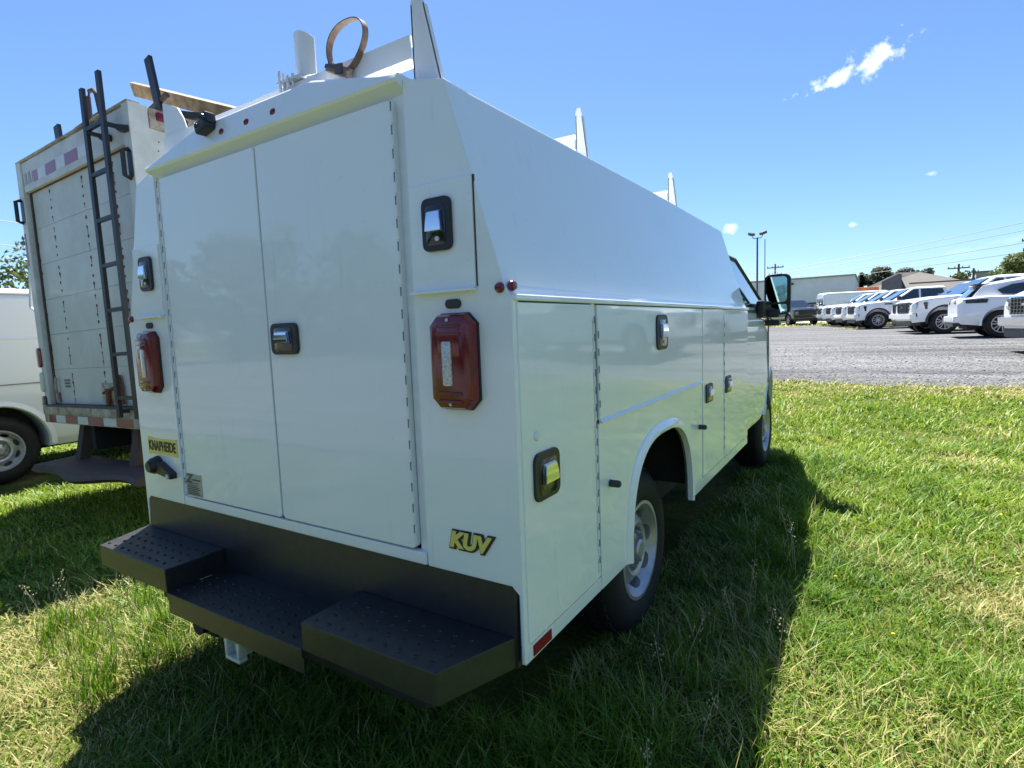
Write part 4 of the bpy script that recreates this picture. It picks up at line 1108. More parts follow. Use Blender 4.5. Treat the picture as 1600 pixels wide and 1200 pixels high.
def make_pickup(name, grille='black', paint='car_white', wheels=None, ws=1.0):
    """x forward, y to its left; ground at z=0"""
    r = empty(name); FA, RA = 1.85, -1.88
    def ring(x, hw, zt, zs, zb):
        half = [(hw - .06, zb), (hw - .01, zb + .12), (hw, .80), (hw - .008, zs - .06), (hw - .04, zs - .01), (hw - .13, zs + .015), (hw * .5, zt)]
        return [Vector((x, y, z)) for y, z in half] + [Vector((x, -y, z)) for y, z in half[::-1]]
    b = B()
    loft(b, [ring(-3.02, .98, 1.24, 1.30, .55), ring(-2.95, 1.01, 1.25, 1.33, .52), ring(-.95, 1.015, 1.26, 1.33, .44), ring(1.2, 1.015, 1.34, 1.30, .44), ring(2.2, 1.01, 1.30, 1.23, .44), ring(2.58, .985, 1.25, 1.18, .42), ring(2.74, .93, 1.16, 1.10, .40), ring(2.80, .87, 1.05, 1.0, .42)])
    cs = []
    for x in (FA, RA):
        for y0, y1 in ((.70, 1.3), (-1.3, -.70)):
            c = B(); lathe(c, [(0, y0), (.49, y0), (.49, y1), (0, y1)], (x, 0, .45), (0, 1, 0), 32, closed=False); cs.append(c)
    b = boolean(b, cs); body = mk('body', b, paint, r, 32)
    # cab greenhouse
    b = B()
    bot = [(1.22, .93), (1.36, .70), (1.42, 0), (1.36, -.70), (1.22, -.93), (-1.02, -.93), (-1.02, .93)]
    mid = [(.42, .80), (.50, .62), (.54, 0), (.50, -.62), (.42, -.80), (-.86, -.80), (-.86, .80)]
    top_ = [(.25, .70), (.30, .5), (.32, 0), (.30, -.5), (.25, -.70), (-.76, -.68), (-.76, .68)]
    loft(b, [[Vector((x, y, 1.26)) for x, y in bot], [Vector((x, y, 1.84)) for x, y in mid], [Vector((x, y, 1.91)) for x, y in top_]]); mk('cab', b, paint, r, 25)
    def q(x, s, z):      # greenhouse side surface
        t = (z - 1.26) / .58; return Vector((x, s * (.93 - .13 * t), z))
    for s in (1, -1):
        n = Vector((0, s * .975, .22))
        for pts in (((1.06, 1.33), (.40, 1.79), (.20, 1.80), (.20, 1.33)), ((.12, 1.33), (.12, 1.80), (-.74, 1.79), (-.88, 1.33))):
            b = B(); loft(b, [[q(x, s, z) + n * d for x, z in pts] for d in (.0, .008)]); mk('side_window', b, 'glass', r, 0)
        b = B(); box(b, .98, 1.12, min(s * .95, s * 1.20), max(s * .95, s * 1.20), 1.32, 1.50, .03); mk('mirror', b, 'black', r)
        for x in (.16, -.98):
            b = B(); box(b, x, x + .01, s * 1.012 - .008, s * 1.012 + .008, .56, 1.26); mk('door_gap', b, 'seal', body, 0)
        for x in (.30, -.85):
            b = B(); box(b, x, x + .16, s * 1.015 - .015, s * 1.015 + .015, 1.10, 1.135, .008); mk('door_handle', b, paint, body)
        b = B(); box(b, 1.28, 1.60, s * 1.008 - .012, s * 1.008 + .012, 1.13, 1.19, .008); mk('fender_badge', b, 'black', body)
        # headlamp wraps the corner
        b = B(); loft(b, [[Vector((x, s * y, .86)), Vector((x, s * y, 1.10)), Vector((x - .05, s * (y - .06), 1.10)), Vector((x - .05, s * (y - .06), .86))] for x, y in ((2.815, .60), (2.79, .80), (2.66, .955), (2.36, 1.004))]); hl = mk('headlamp', b, 'black_gloss', r, 40)
        b = B(); loft(b, [[Vector((x, s * y, .89)), Vector((x, s * y, .94)), Vector((x - .05, s * (y - .05), .94)), Vector((x - .05, s * (y - .05), .89))] for x, y in ((2.822, .60), (2.797, .81), (2.67, .965))]); mk('running_lamp', b, 'lens_white', hl, 40)
        b = B(); box(b, 2.60, 2.78, min(s * .80, s * .96), max(s * .80, s * .96), .60, .74, .02); mk('tow_hook_bezel', b, 'black', r)
        for x in (FA, RA):
            b = B(); rg = []
            for i in range(17):
                t = R(-8 + 196 * i / 16); c_, s_ = -math.cos(t), math.sin(t)
                rg.append([Vector((x + .485 * c_, s * .99, .45 + .485 * s_)), Vector((x + .49 * c_, s * 1.028, .45 + .49 * s_)), Vector((x + .54 * c_, s * 1.022, .45 + .54 * s_)), Vector((x + .56 * c_, s * .98, .45 + .56 * s_))])
            loft(b, rg); mk('arch_trim', b, 'black' if grille == 'black' else paint, body, 50)
            wheel(r, (x, s * .985, .41 * ws), R(90) if s > 0 else R(-90), ws, wheels or AW)
    b = B(); loft(b, [[Vector((1.37, y, 1.30)), Vector((.53, y * .88, 1.82)), Vector((.545, y * .88, 1.835)), Vector((1.395, y, 1.31))] for y in (-.74, -.4, 0, .4, .74)]); mk('windscreen', b, 'glass', r, 30)
    b = B(); slab(b, [(-.58, .74), (.58, .74), (.66, .92), (.62, 1.13), (-.62, 1.13), (-.66, .92)], (Vector((2.83, 0, 0)), Vector((0, 1, 0)), Vector((0, 0, 1)), Vector((1, 0, 0))), 0, .14, .02); gr = mk('grille', b, 'seal' if grille == 'black' else 'chrome', r)
    b = B()
    for k in range(5): box(b, 2.825, 2.845, -.56, .56, .78 + .07 * k, .795 + .07 * k)
    for k in range(9 if grille != 'black' else 3): box(b, 2.825, 2.848, -.5 + 1.0 * k / (8 if grille != 'black' else 2) - .01, -.48 + 1.0 * k / (8 if grille != 'black' else 2), .76, 1.10)
    mk('grille_bars', b, 'black' if grille == 'black' else 'trim_dark', gr)
    b = B(); box(b, 2.835, 2.85, -.09, .09, .93, .975, .004); mk('grille_badge', b, 'redreflect' if grille == 'black' else 'chrome', gr)
    b = B(); loft(b, [[Vector((2.66, s * y, .50)), Vector((2.86, s * (y - .02), .54)), Vector((2.87, s * (y - .02), .70)), Vector((2.70, s * y, .74))] for s, y in ((-1, .98), (-1, .6), (1, .6), (1, .98))]); mk('front_bumper', b, paint if grille == 'black' else 'chrome', r, 30)
    b = B(); box(b, 2.5, 2.80, -.85, .85, .30, .50, .02); mk('air_dam', b, 'black', r)
    b = B(); box(b, -2.9, 2.5, -.70, .70, .30, .62); mk('underbody', b, 'under', r)
    b = B(); box(b, -3.12, -2.95, -.95, .95, .50, .70, .03); mk('rear_bumper', b, 'chrome', r)
    return r

H = Vector((-.975, -.224, 0)); S = Vector((-.224, .975, 0))      # heading of the parked row, and the row's direction
ROT = math.atan2(H.y, H.x)
def park(o, wheel_pt, dx=1.85, dy=.985, rot=ROT):
    """put the front left wheel's foot at wheel_pt"""
    h = Vector((math.cos(rot), math.sin(rot), 0)); l = Vector((-math.sin(rot), math.cos(rot), 0))
    p = Vector((wheel_pt[0], wheel_pt[1], 0)) - h * dx - l * dy
    o.location = (p.x, p.y, float(gz(p.x, p.y)) + .035); o.rotation_euler = (0, 0, rot)
Bp = Vector((2.82, 23.1, 0)); Dp = Vector((.96, 31.2, 0))
pk = make_pickup('pickup_truck')
park(pk, Bp)
tag(pk, 'white pickup truck with its front wheel showing, next to the silver-wheeled white crossover', 'pickup truck', 'white pickups parked in a row')
def more(pt, label, src=pk, grp='white pickups parked in a row'):
    o = copy_tree(src); park(o, pt); tag(o, label, 'pickup truck', grp); return o
pa = more(Bp + S * 2.75 - H * .55, 'tall white pickup truck set back, with an orange marker in its grille')
b = B(); box(b, 2.85, 2.875, .30, .56, .80, .87, .01); mk('grille_marker', b, 'orange', pa)
more(Dp, 'white pickup truck at the near end of the tight row of four')
more(Dp + S * 3, 'white pickup truck second from the near end of the tight row of four')
more(Dp + S * 6, 'white pickup truck third from the near end of the tight row of four')
more(Dp + S * 9, 'white pickup truck at the far end of the tight row of four')
pc = make_pickup('pickup_truck', 'chrome', 'car_white', None, 1.02)
pc.location = (6.0, 14.2, float(gz(4.5, 14.2)) + .035); pc.rotation_euler = (0, 0, ROT + .02)
tag(pc, 'white truck with a chrome mesh grille, cut off by the right edge', 'pickup truck')

def make_crossover(name):
    """rear three quarter shows; x forward"""
    r = empty(name)
    def ring(x, hw, zt, zs, zb):
        half = [(hw - .08, zb), (hw - .01, zb + .16), (hw, .72), (hw - .025, zs - .10), (hw - .06, zs - .02), (hw - .14, zs + .01), (hw * .5, zt)]
        return [Vector((x, y, z)) for y, z in half] + [Vector((x, -y, z)) for y, z in half[::-1]]
    b = B(); loft(b, [ring(-2.34, .84, 1.02, 1.00, .46), ring(-2.24, .93, 1.10, 1.07, .38), ring(-1.7, .965, 1.14, 1.11, .32), ring(.9, .965, 1.10, 1.05, .32), ring(1.7, .95, 1.04, .98, .34), ring(2.2, .90, .92, .86, .36), ring(2.34, .8, .78, .74, .4)])
    cs = []
    for x in (1.42, -1.40):
        for y0, y1 in ((.66, 1.3), (-1.3, -.66)):
            c = B(); lathe(c, [(0, y0), (.43, y0), (.43, y1), (0, y1)], (x, 0, .40), (0, 1, 0), 32, closed=False); cs.append(c)
    b = boolean(b, cs); body = mk('body', b, 'car_white', r, 32)
    b = B()
    loft(b, [[Vector((x, y, .98)) for x, y in ((1.05, .80), (1.2, 0), (1.05, -.80), (-.8, -.83), (-2.10, -.80), (-2.20, 0), (-2.10, .80), (-.8, .83))],
             [Vector((x, y, z)) for x, y, z in ((.10, .66, 1.54), (.2, 0, 1.56), (.10, -.66, 1.54), (-.8, -.67, 1.545), (-1.78, -.62, 1.40), (-1.86, 0, 1.42), (-1.78, .62, 1.40), (-.8, .67, 1.545))],
             [Vector((x, y, z)) for x, y, z in ((-.05, .55, 1.60), (0, 0, 1.63), (-.05, -.55, 1.60), (-.8, -.55, 1.61), (-1.62, -.5, 1.46), (-1.68, 0, 1.48), (-1.62, .5, 1.46), (-.8, .55, 1.61))]])
    mk('cabin', b, 'car_white', r, 28)
    for s in (1, -1):
        q = lambda x, z: Vector((x, s * (.80 - .16 * (z - .98) / .58 + (.015 if x < -.8 else 0)), z)); n = Vector((0, s * .96, .26))
        for pts in (((.82, 1.08), (.06, 1.50), (-.50, 1.52), (-.55, 1.10)), ((-.62, 1.10), (-.57, 1.48), (-1.20, 1.40), (-1.50, 1.27), (-1.40, 1.16))):
            b = B(); loft(b, [[q(x, z) + n * d for x, z in pts] for d in (-.01, .014)]); mk('side_window', b, 'glass', r, 0)
        b = B(); loft(b, [[Vector((x, s * y, .94)), Vector((x + .02, s * y, 1.04)), Vector((x + .06, s * (y - .05), 1.04)), Vector((x + .05, s * (y - .05), .94))] for x, y in ((-2.37, .45), (-2.30, .80), (-2.16, .93), (-1.75, .972))]); mk('tail_lamp', b, 'black_gloss', r, 40)
        for x in (1.42, -1.40):
            wheel(r, (x, s * .93, .37), R(90) if s > 0 else R(-90), .90, AW)
            b = B(); rg = []
            for i in range(17):
                t = R(-8 + 196 * i / 16); c_, s_ = -math.cos(t), math.sin(t)
                rg.append([Vector((x + .425 * c_, s * .93, .40 + .425 * s_)), Vector((x + .43 * c_, s * .972, .40 + .43 * s_)), Vector((x + .47 * c_, s * .968, .40 + .47 * s_)), Vector((x + .49 * c_, s * .94, .40 + .49 * s_))])
            loft(b, rg); mk('arch_trim', b, 'car_white', body, 50)
    rw = lambda y, t_, d: Vector((-2.15 + .34 * t_ - .02 * d - .06 * (1 - abs(y)), y * (1 - .2 * t_), 1.05 + .36 * t_ + .015 * d))
    b = B(); loft(b, [[rw(y, 0, 0), rw(y, .9, 0), rw(y, .9, 1), rw(y, 0, 1)] for y in (-.72, 0, .72)]); mk('rear_window', b, 'glass', r, 30)
    b = B(); box(b, -1.98, -1.62, -.58, .58, 1.425, 1.455, .012); mk('roof_spoiler', b, 'black_gloss', r)
    b = B(); box(b, -2.44, -2.15, -.86, .86, .42, .62, .05); mk('rear_bumper', b, 'car_white', r); b = B(); box(b, -2.42, -2.2, -.75, .75, .32, .44, .03); mk('diffuser', b, 'black', r)
    b = B(); box(b, -2.1, 2.1, -.62, .62, .24, .6); mk('underbody', b, 'under', r)
    return r
sv = make_crossover('crossover'); _rot = R(2)
_h = Vector((math.cos(_rot), math.sin(_rot), 0)); _l = Vector((-math.sin(_rot), math.cos(_rot), 0))
_p = Vector((3.63, 18.3, 0)) + _h * 1.40 + _l * .93
sv.location = (_p.x, _p.y, float(gz(_p.x, _p.y)) + .035); sv.rotation_euler = (0, 0, _rot)
tag(sv, 'white crossover seen from its rear corner, with multi-spoke silver wheels', 'crossover')

# dark pickup and a white box-bodied truck beyond the lot
dk = make_pickup('pickup_truck', 'black', 'darkcar'); dk.location = (-4.6, 47.6, float(gz(-4, 48))); dk.rotation_euler = (0, 0, R(-62))
tag(dk, 'dark pickup truck parked left of the white cargo van in the distance', 'pickup truck')
wt = copy_tree(pk); wt.location = (-7.2, 57.5, float(gz(-7, 57))); wt.rotation_euler = (0, 0, R(-112))
tag(wt, 'distant white pickup truck on the road, seen under the door mirror', 'pickup truck')

# ================================================================== background buildings
def gzf(x, y): return float(gz(x, y))
wh = empty('warehouse', (-6, 76, gzf(-6, 76)), True)
tag(wh, 'long white metal-clad warehouse beyond the parked cars', 'warehouse')
zg = gzf(-6, 76)
b = B(); box(b, -40, -1.1, 74.0, 95, zg, 6.0); mk('wall', b, 'metal_wall', wh, 0)
for k in range(26):
    x = -1.5 - k * 1.2
    b = B(); box(b, x - .03, x + .03, 73.97, 74.0, zg, 5.95); mk('panel_rib', b, 'metal_wall', wh, 0)
b = B(); box(b, -40.1, -1.0, 73.8, 95.1, 6.0, 6.16); mk('roof_edge', b, 'concrete', wh, 0)
b = B(); box(b, -40, -1.1, 73.9, 74.0, 3.0, 3.2); mk('awning_shadow_band', b, 'trim_dark', wh, 0)  # dark band painted in for the shadow of an awning
for x, z in ((-7.5, 5.5), (-3.0, 4.1)):
    b = B(); box(b, x - .18, x + .18, 73.7, 74.0, z - .12, z + .12, .03); mk('wall_lamp', b, 'trim_dark', wh)

hb = empty('hip_roof_building', (2.5, 64, gzf(2, 60)), True)
tag(hb, 'low brown-roofed building with a grey gable and orange awning behind the pickups', 'building')
zg = gzf(2, 60)
b = B(); box(b, -.4, 9.0, 59.6, 70, zg, 3.4); mk('wall', b, 'tan_wall', hb, 0)
b = B(); ev = [(-1.1, 59.0, 3.30), (10.2, 59.0, 3.05), (10.2, 71, 3.05), (-1.1, 71, 3.30)]; rd_ = [(2.6, 62.2, 5.25), (4.2, 62.6, 5.20), (4.2, 67, 5.20), (2.6, 67, 5.25)]
loft(b, [[Vector((x, y, z - .16)) for x, y, z in ev], [Vector(p) for p in ev], [Vector(p) for p in rd_]]); mk('roof', b, 'roof_brown', hb, 0)
b = B(); slab(b, [(1.3, zg), (2.75, zg), (2.75, 4.9), (2.5, 4.95), (1.3, 4.35)], 'Y', 58.7, 3.); mk('gable_wall', b, 'grey_wall', hb, 0)
b = B(); box(b, 3.3, 8.2, 59.0, 59.1, 4.0, 4.12); mk('fascia', b, 'trim_dark', hb, 0)
b = B(); box(b, -.55, 1.1, 58.4, 59.5, 3.45, 3.95, .05); mk('awning', b, 'orange_awning', hb, 0)

tk = empty('tank_building', (14.3, 109, gzf(14, 109)), True)
tag(tk, 'small grey block building on the skyline right of the utility pole', 'building')
b = B(); box(b, 13.5, 15.3, 108, 111, gzf(14, 109), 7.2); mk('wall', b, 'concrete', tk, 0)
b = B(); box(b, 13.4, 15.4, 107.9, 111.1, 7.2, 7.35); mk('roof_cap', b, 'trim_dark', tk, 0)

# ridge on the horizon
xs_ = np.linspace(-500, 700, 160)
hv = []; hf = []
prof = 16 + 10 * fbm(xs_ / 130., xs_ * 0, 21) + 8 * np.exp(-((xs_ - 70) / 120) ** 2)
for i, x in enumerate(xs_):
    hv += [(x, 520, 0), (x, 620, prof[i]), (x, 760, prof[i] * .5)]
for i in range(len(xs_) - 1):
    for k in (0, 1): hf += [i * 3 + k, i * 3 + 3 + k, i * 3 + 4 + k, i * 3 + 1 + k]
tag(np_mesh('hills', hv, hf, np.full(len(hf) // 4, 4), 'hill'), kind='structure')

# ================================================================== poles and wires
def light_pole(x, y, h, label, heads=True, r=.10):
    z = gzf(x, y); p = empty('light_pole', (x, y, z), True); tag(p, label, 'light pole')
    b = B(); tube(b, [(x, y, z), (x, y, z + h)], [r, r * .75], 10); mk('pole', b, 'pole', p)
    if heads:
        b = B(); tube(b, [(x - .5, y, z + h + .25), (x - .35, y, z + h - .05), (x + .35, y, z + h - .05), (x + .5, y, z + h + .25)], .04, 6); mk('cross_arm', b, 'pole', p)
        for s in (-1, 1):
            b = B(); bar(b, (x + s * .36, y - .25, z + h + .28), (x + s * .68, y + .15, z + h + .46), .42, .24); mk('floodlight', b, 'pole', p)
    return p
light_pole(-8.75, 58.0, 8.2, 'dark parking-lot light pole with two floodlights above the door mirror')
light_pole(-8.6, 61.5, 8.4, 'thin bare pole just right of the twin floodlight pole', False, .05)

def utility_pole(x, y, h, label, arm=1.1, m='polewood'):
    z = gzf(x, y); p = empty('utility_pole', (x, y, z), True); tag(p, label, 'utility pole', 'utility poles')
    b = B(); tube(b, [(x, y, z), (x, y, z + h)], [.17, .11], 8); mk('pole', b, m, p)
    for dz, a in ((-.5, arm), (-1.5, arm * .8)):
        b = B(); bar(b, (x - a, y, z + h + dz), (x + a, y, z + h + dz), .12, .14); mk('cross_arm', b, m, p)
        b = B()
        for s in (-.9, -.35, .35, .9): lathe(b, [(.04, 0), (.06, .1), (.03, .2), (0, .2)], (x + s * a, y, z + h + dz + .06), (0, 0, 1), 6, closed=False)
        mk('insulators', b, 'trim_dark', p)
    return (x, y, z + h)
U = [utility_pole(-11.2, 88, 8.1, 'utility pole with cross arms rising behind the door mirror'), utility_pole(9.5, 88.3, 6.2, 'small utility pole over the parked pickups, left of the grey block building'),
     utility_pole(14.2, 78, 7.9, 'utility pole standing in the leafy tree at the right edge', .6), utility_pole(11.6, 94, 5.9, 'thin short utility pole beside the grey block building', .5)]
def wire(p, q, sag, label, r=.02):
    p, q = Vector(p), Vector(q); n = 20; b = B()
    tube(b, [p.lerp(q, i / n) - Vector((0, 0, sag * 4 * (i / n) * (1 - i / n))) for i in range(n + 1)], r, 4)
    tag(mk('power_line', b, 'pole', None), label, 'power line', 'overhead power lines')
ends = ((62, 70, 19.5), (62, 70, 17.9), (62, 71, 15.6), (62, 71, 14.0))
wl_names = ('topmost overhead wire rising to the right over the parked cars', 'second overhead wire from the top over the parked cars', 'third overhead wire from the top over the parked cars', 'lowest overhead wire rising to the right over the parked cars')
for (e_, zz, nm) in zip(ends, (8.0, 7.6, 6.9, 6.3), wl_names): wire((-14, 88, zz), e_, 1.6, nm, .028)
for zz, nm in ((8.35, 'upper overhead wire in the sky at the left edge'), (7.1, 'lower overhead wire in the sky at the left edge')): wire((-38.5, 4, zz + .25), (-36, 26, zz - 1.0), .15, nm, .015)

# ================================================================== trees
def leaf_cloud(centres, radii, n, size, flat=.75):
    """many small leaf quads scattered through ellipsoid clumps"""
    cs = np.asarray(centres, float); rs = np.asarray(radii, float)
    w_ = rs ** 2 / (rs ** 2).sum(); idx = rng.choice(len(cs), n, p=w_)
    d = rng.normal(size=(n, 3)); d /= np.linalg.norm(d, axis=1)[:, None]
    rad = rs[idx] * (.55 + .5 * rng.random(n)) ** .8
    P = cs[idx] + d * rad[:, None] * np.array([1, 1, flat])
    a = rng.normal(size=(n, 3)); a /= np.linalg.norm(a, axis=1)[:, None]
    b_ = np.cross(a, d + .3 * rng.normal(size=(n, 3))); b_ /= np.linalg.norm(b_, axis=1)[:, None]
    s = size * (.6 + .8 * rng.random(n))[:, None]
    V = np.stack([P - a * s, P + b_ * s * .5, P + a * s, P - b_ * s * .5], 1).reshape(-1, 3)
    return V
def quads(name, V, m, parent):
    n = len(V) // 4
    o = np_mesh(name, V, np.arange(n * 4), np.full(n, 4), m)
    if parent is not None:
        o.parent = parent; o.matrix_parent_inverse = Matrix.Translation(-parent.location)
    return o
def tree(x, y, h, cr, label, leaf='leaf', n=2500, size=.16, base=None, group='background trees', clumps=14):
    z = gzf(x, y) if base is None else base
    t = empty('tree', (x, y, z), True); tag(t, label, 'tree', group)
    b = B(); hh = h * .62
    tube(b, [(x, y, z - .1), (x + .1, y, z + hh * .5), (x, y + .05, z + hh)], [h * .035, h * .024, h * .010], 8)
    cs, rs = [], []
    for k in range(clumps):
        a = random.random() * 6.28; rr_ = cr * (.25 + .65 * random.random()); zz = z + h * (.40 + .52 * random.random())
        f_ = 1 - .45 * max(0, (zz - z) / h - .6) / .4
        c = (x + rr_ * f_ * math.cos(a), y + rr_ * f_ * math.sin(a), zz); cs.append(c); rs.append(cr * (.26 + .24 * random.random()))
        tube(b, [(x, y, z + hh * (.4 + .5 * random.random())), ((x + c[0]) / 2, (y + c[1]) / 2, (z + hh * .8 + c[2]) / 2), c], [h * .012, h * .008, h * .003], 5)
    mk('trunk', b, 'bark', t)
    quads('crown', leaf_cloud(cs, rs, n, size), leaf, t)
    return t
def conifer(x, y, h, r, label, n=2600, group='background conifers'):
    z = gzf(x, y); t = empty('conifer', (x, y, z), True); tag(t, label, 'conifer', group)
    b = B(); tube(b, [(x, y, z), (x, y, z + h)], [h * .02, h * .004], 6); mk('trunk', b, 'bark', t)
    k = np.arange(n); zz = rng.random(n) ** 1.3; ang = rng.random(n) * 6.283
    lay = np.abs(((zz * 11) % 1) - .5) * 2
    rad = r * (1 - zz) ** .8 * (.35 + .65 * rng.random(n)) * (.6 + .4 * lay) + .08
    P = np.stack([x + rad * np.cos(ang), y + rad * np.sin(ang), z + h * (.10 + .90 * zz) - .25 * rad], 1)
    a = np.stack([np.cos(ang), np.sin(ang), -.35 + .3 * rng.random(n)], 1); b_ = np.stack([-np.sin(ang), np.cos(ang), .3 * rng.normal(size=n)], 1)
    s = (.14 + .16 * rng.random(n))[:, None]
    quads('crown', np.stack([P - a * s, P + b_ * s * .45, P + a * s, P - b_ * s * .45], 1).reshape(-1, 3), 'needle', t)
    return t
for i, (x, y, h, r, nm) in enumerate(((-.8, 94, 6.4, .55, 'thin dark conifer spire just over the warehouse corner'), (.45, 95, 6.9, 1.6, 'dark conifer right of the warehouse corner'), (1.7, 93, 7.0, 1.6, 'dark conifer left of the brown roof ridge, second in its clump'), (2.7, 95, 6.2, 1.5, 'shorter dark conifer in the gap left of the brown roof'),
        (4.6, 96, 6.9, 1.7, 'broad dark conifer directly above the brown roof ridge'), (6.4, 97, 6.5, 1.4, 'dark conifer over the right slope of the brown roof'))):
    if i in (0, 3): conifer(x, y, h, r, nm)
    else: tree(x, y, h, r * 1.15, nm.replace('conifer', 'tree'), 'needle', 2600, .17, None, 'background trees', 18)
tree(11.0, 58, 5.0, 2.3, 'leafy light green tree at the right edge of the picture', 'leaf_light', 5200, .15)
tree(14.5, 60, 6.2, 3.0, 'taller light green tree beyond the right edge', 'leaf_light', 4200, .17)
tree(7.6, 70, 4.2, 1.6, 'small round green tree over the parked pickup roofs', 'leaf', 1800, .14)
tree(4.9, 80, 4.4, 2.2, 'pale green tree past the right end of the brown roof', 'leaf_light', 1800, .16)
cs, rs = [], []
for i in range(22):
    x = -22 + i * .78 + random.uniform(-.3, .3); zt = 6.6 + random.uniform(-.3, .75)
    for k in range(4): cs.append((x + random.uniform(-.2, .2) * k, 98 + random.uniform(-.6, .6), zt - .55 * k)); rs.append(.16 + .16 * k)
tag(quads('treetops', leaf_cloud(cs, rs, 5000, .14), 'needle', None), 'jagged line of far treetops showing over the warehouse roof', 'treetops', kind='stuff')
# left edge tree behind the van
tree(-13.6, 3.9, 4.2, 1.2, 'leafy tree behind the white van at the left edge', 'leaf_light', 1500, .055, None, 'trees at the left', 13)
tree(-15.8, 4.6, 4.6, 1.4, 'second leafy tree further behind the white van at the left edge', 'leaf', 1500, .06, None, 'trees at the left', 12)

# wood behind the camera and on the right, seen as reflections in the paint
cs, rs = [], []
for i in range(60):
    a = R(200 + 150 * i / 59 + random.uniform(-2, 2)); d_ = random.uniform(38, 52)
    x, y = math.cos(a) * d_, math.sin(a) * d_
    h = random.uniform(5, 11)
    for k in range(5): cs.append((x + random.uniform(-2, 2), y + random.uniform(-2, 2), h * random.uniform(.15, .85))); rs.append(random.uniform(1.5, 3.))
for i in range(26):
    y = -14 + i * 3.2; x = 62 + random.uniform(-4, 4); h = random.uniform(4, 8)
    for k in range(4): cs.append((x + random.uniform(-2, 2), y + random.uniform(-2, 2), h * random.uniform(.15, .85))); rs.append(random.uniform(1.3, 2.6))
wd = quads('wood', leaf_cloud(cs, rs, 26000, .55), 'leaf', None)
tag(wd, 'line of green woodland along the far side of the field', 'woodland', kind='stuff')

# ================================================================== grass
def blades(P, h, wd, tint, dry, lean=.55, seed=1):
    """one curved blade (quad + tip) at each point"""
    g = np.random.default_rng(seed); n = len(P)
    ang = g.random(n) * 6.2832; ln = lean * (.25 + g.random(n)) * h
    d = np.stack([np.cos(ang), np.sin(ang)], 1); fa = ang + 1.2 + .7 * g.random(n)
    sd = np.stack([np.cos(fa), np.sin(fa)], 1)
    z0 = gz(P[:, 0], P[:, 1]) - .004
    def pt(t, k): return np.stack([P[:, 0] + d[:, 0] * ln * t ** 1.8 + sd[:, 0] * wd * k, P[:, 1] + d[:, 1] * ln * t ** 1.8 + sd[:, 1] * wd * k, z0 + h * t * (1 - .18 * t)], 1)
    V = np.stack([pt(0, -.5), pt(0, .5), pt(.52, .42), pt(.52, -.42), pt(1., 0)], 1).reshape(-1, 3)
    i = np.arange(n)[:, None] * 5
    F = np.concatenate([i + np.array([[0, 1, 2, 3]]), i + np.array([[3, 2, 4]])], 1).ravel()
    T = np.tile([4, 3], n)
    return V, F, T, np.repeat(tint, 5), np.repeat(dry, 5)

def scatter(n, x0, x1, y0, y1): return np.stack([x0 + (x1 - x0) * rng.random(n), y0 + (y1 - y0) * rng.random(n)], 1)
CX, CY = .7776, -1.2273
def dist(P): return np.hypot(P[:, 0] - CX, P[:, 1] - CY)
def in_view(P, margin=.35):
    v = P - np.array([CX, CY]); fw = v[:, 0] * -.5403 + v[:, 1] * .8415; rt = v[:, 0] * .8415 + v[:, 1] * .5403
    return (fw > .25) & (np.abs(rt) < fw * (.906 + margin) + .6)
def dryness(P):
    base = sstep((fbm(P[:, 0] * 1.1, P[:, 1] * 1.1, 31) - .56) / .16)
    spot = np.zeros(len(P))
    for x, y, r, a in ((-2.25, -.42, .55, 1.), (-2.8, -.25, .5, 1.), (-2.7, .0, .3, .6), (-1.7, -.55, .3, .8), (1.36, 2.3, .30, .95), (1.6, 2.35, .35, .9), (1.0, 1.2, .25, .3), (1.55, 5.7, .35, .75), (1.45, 1.9, .35, .4), (2.6, 3.6, .4, .5)):
        spot = np.maximum(spot, a * np.exp(-(((P[:, 0] - x) ** 2 + (P[:, 1] - y) ** 2) / r ** 2)))
    edge = .75 * sstep((P[:, 1] - 8.9) / 1.4)
    return np.clip(.45 * base + spot + edge, 0, 1)
def lawn(P, hbase, wbase, seed):
    d = dist(P); cl = fbm(P[:, 0] * 2.6, P[:, 1] * 2.6, 41); fine = fbm(P[:, 0] * 9, P[:, 1] * 9, 43)
    dr = dryness(P)
    h = hbase * (.30 + 2.6 * np.clip(cl - .36, 0, 1) + .75 * fine) * (.45 + .95 * rng.random(len(P)) ** 1.3) * (1 - .45 * dr)
    # uncut strip along and under the parked van
    strip = np.exp(-((P[:, 0] - .28) / .34) ** 2) * (P[:, 1] < 5.2) + np.exp(-((P[:, 0] + 2.12) / .22) ** 2) * (P[:, 1] < 5)
    h = h * (1 + .45 * strip)
    wd = wbase * (.7 + .6 * rng.random(len(P))) * (1 + .18 * np.maximum(0, d - 2.5))
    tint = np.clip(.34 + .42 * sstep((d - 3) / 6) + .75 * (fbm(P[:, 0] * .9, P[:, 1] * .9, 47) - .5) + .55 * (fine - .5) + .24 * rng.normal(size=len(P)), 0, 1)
    dry = np.clip((rng.random(len(P)) < (.045 + .85 * dr)) * (.45 + .55 * rng.random(len(P))), 0, 1)
    return blades(P, h, wd, tint, dry, 1.15, seed)
def stack(parts):
    Vs, Fs, Ts, As, Ds = [], [], [], [], []; o = 0
    for V, F, T, A_, D_ in parts:
        Vs.append(V); Fs.append(F + o); Ts.append(T); As.append(A_); Ds.append(D_); o += len(V)
    return np.concatenate(Vs), np.concatenate(Fs), np.concatenate(Ts), np.concatenate(As), np.concatenate(Ds)

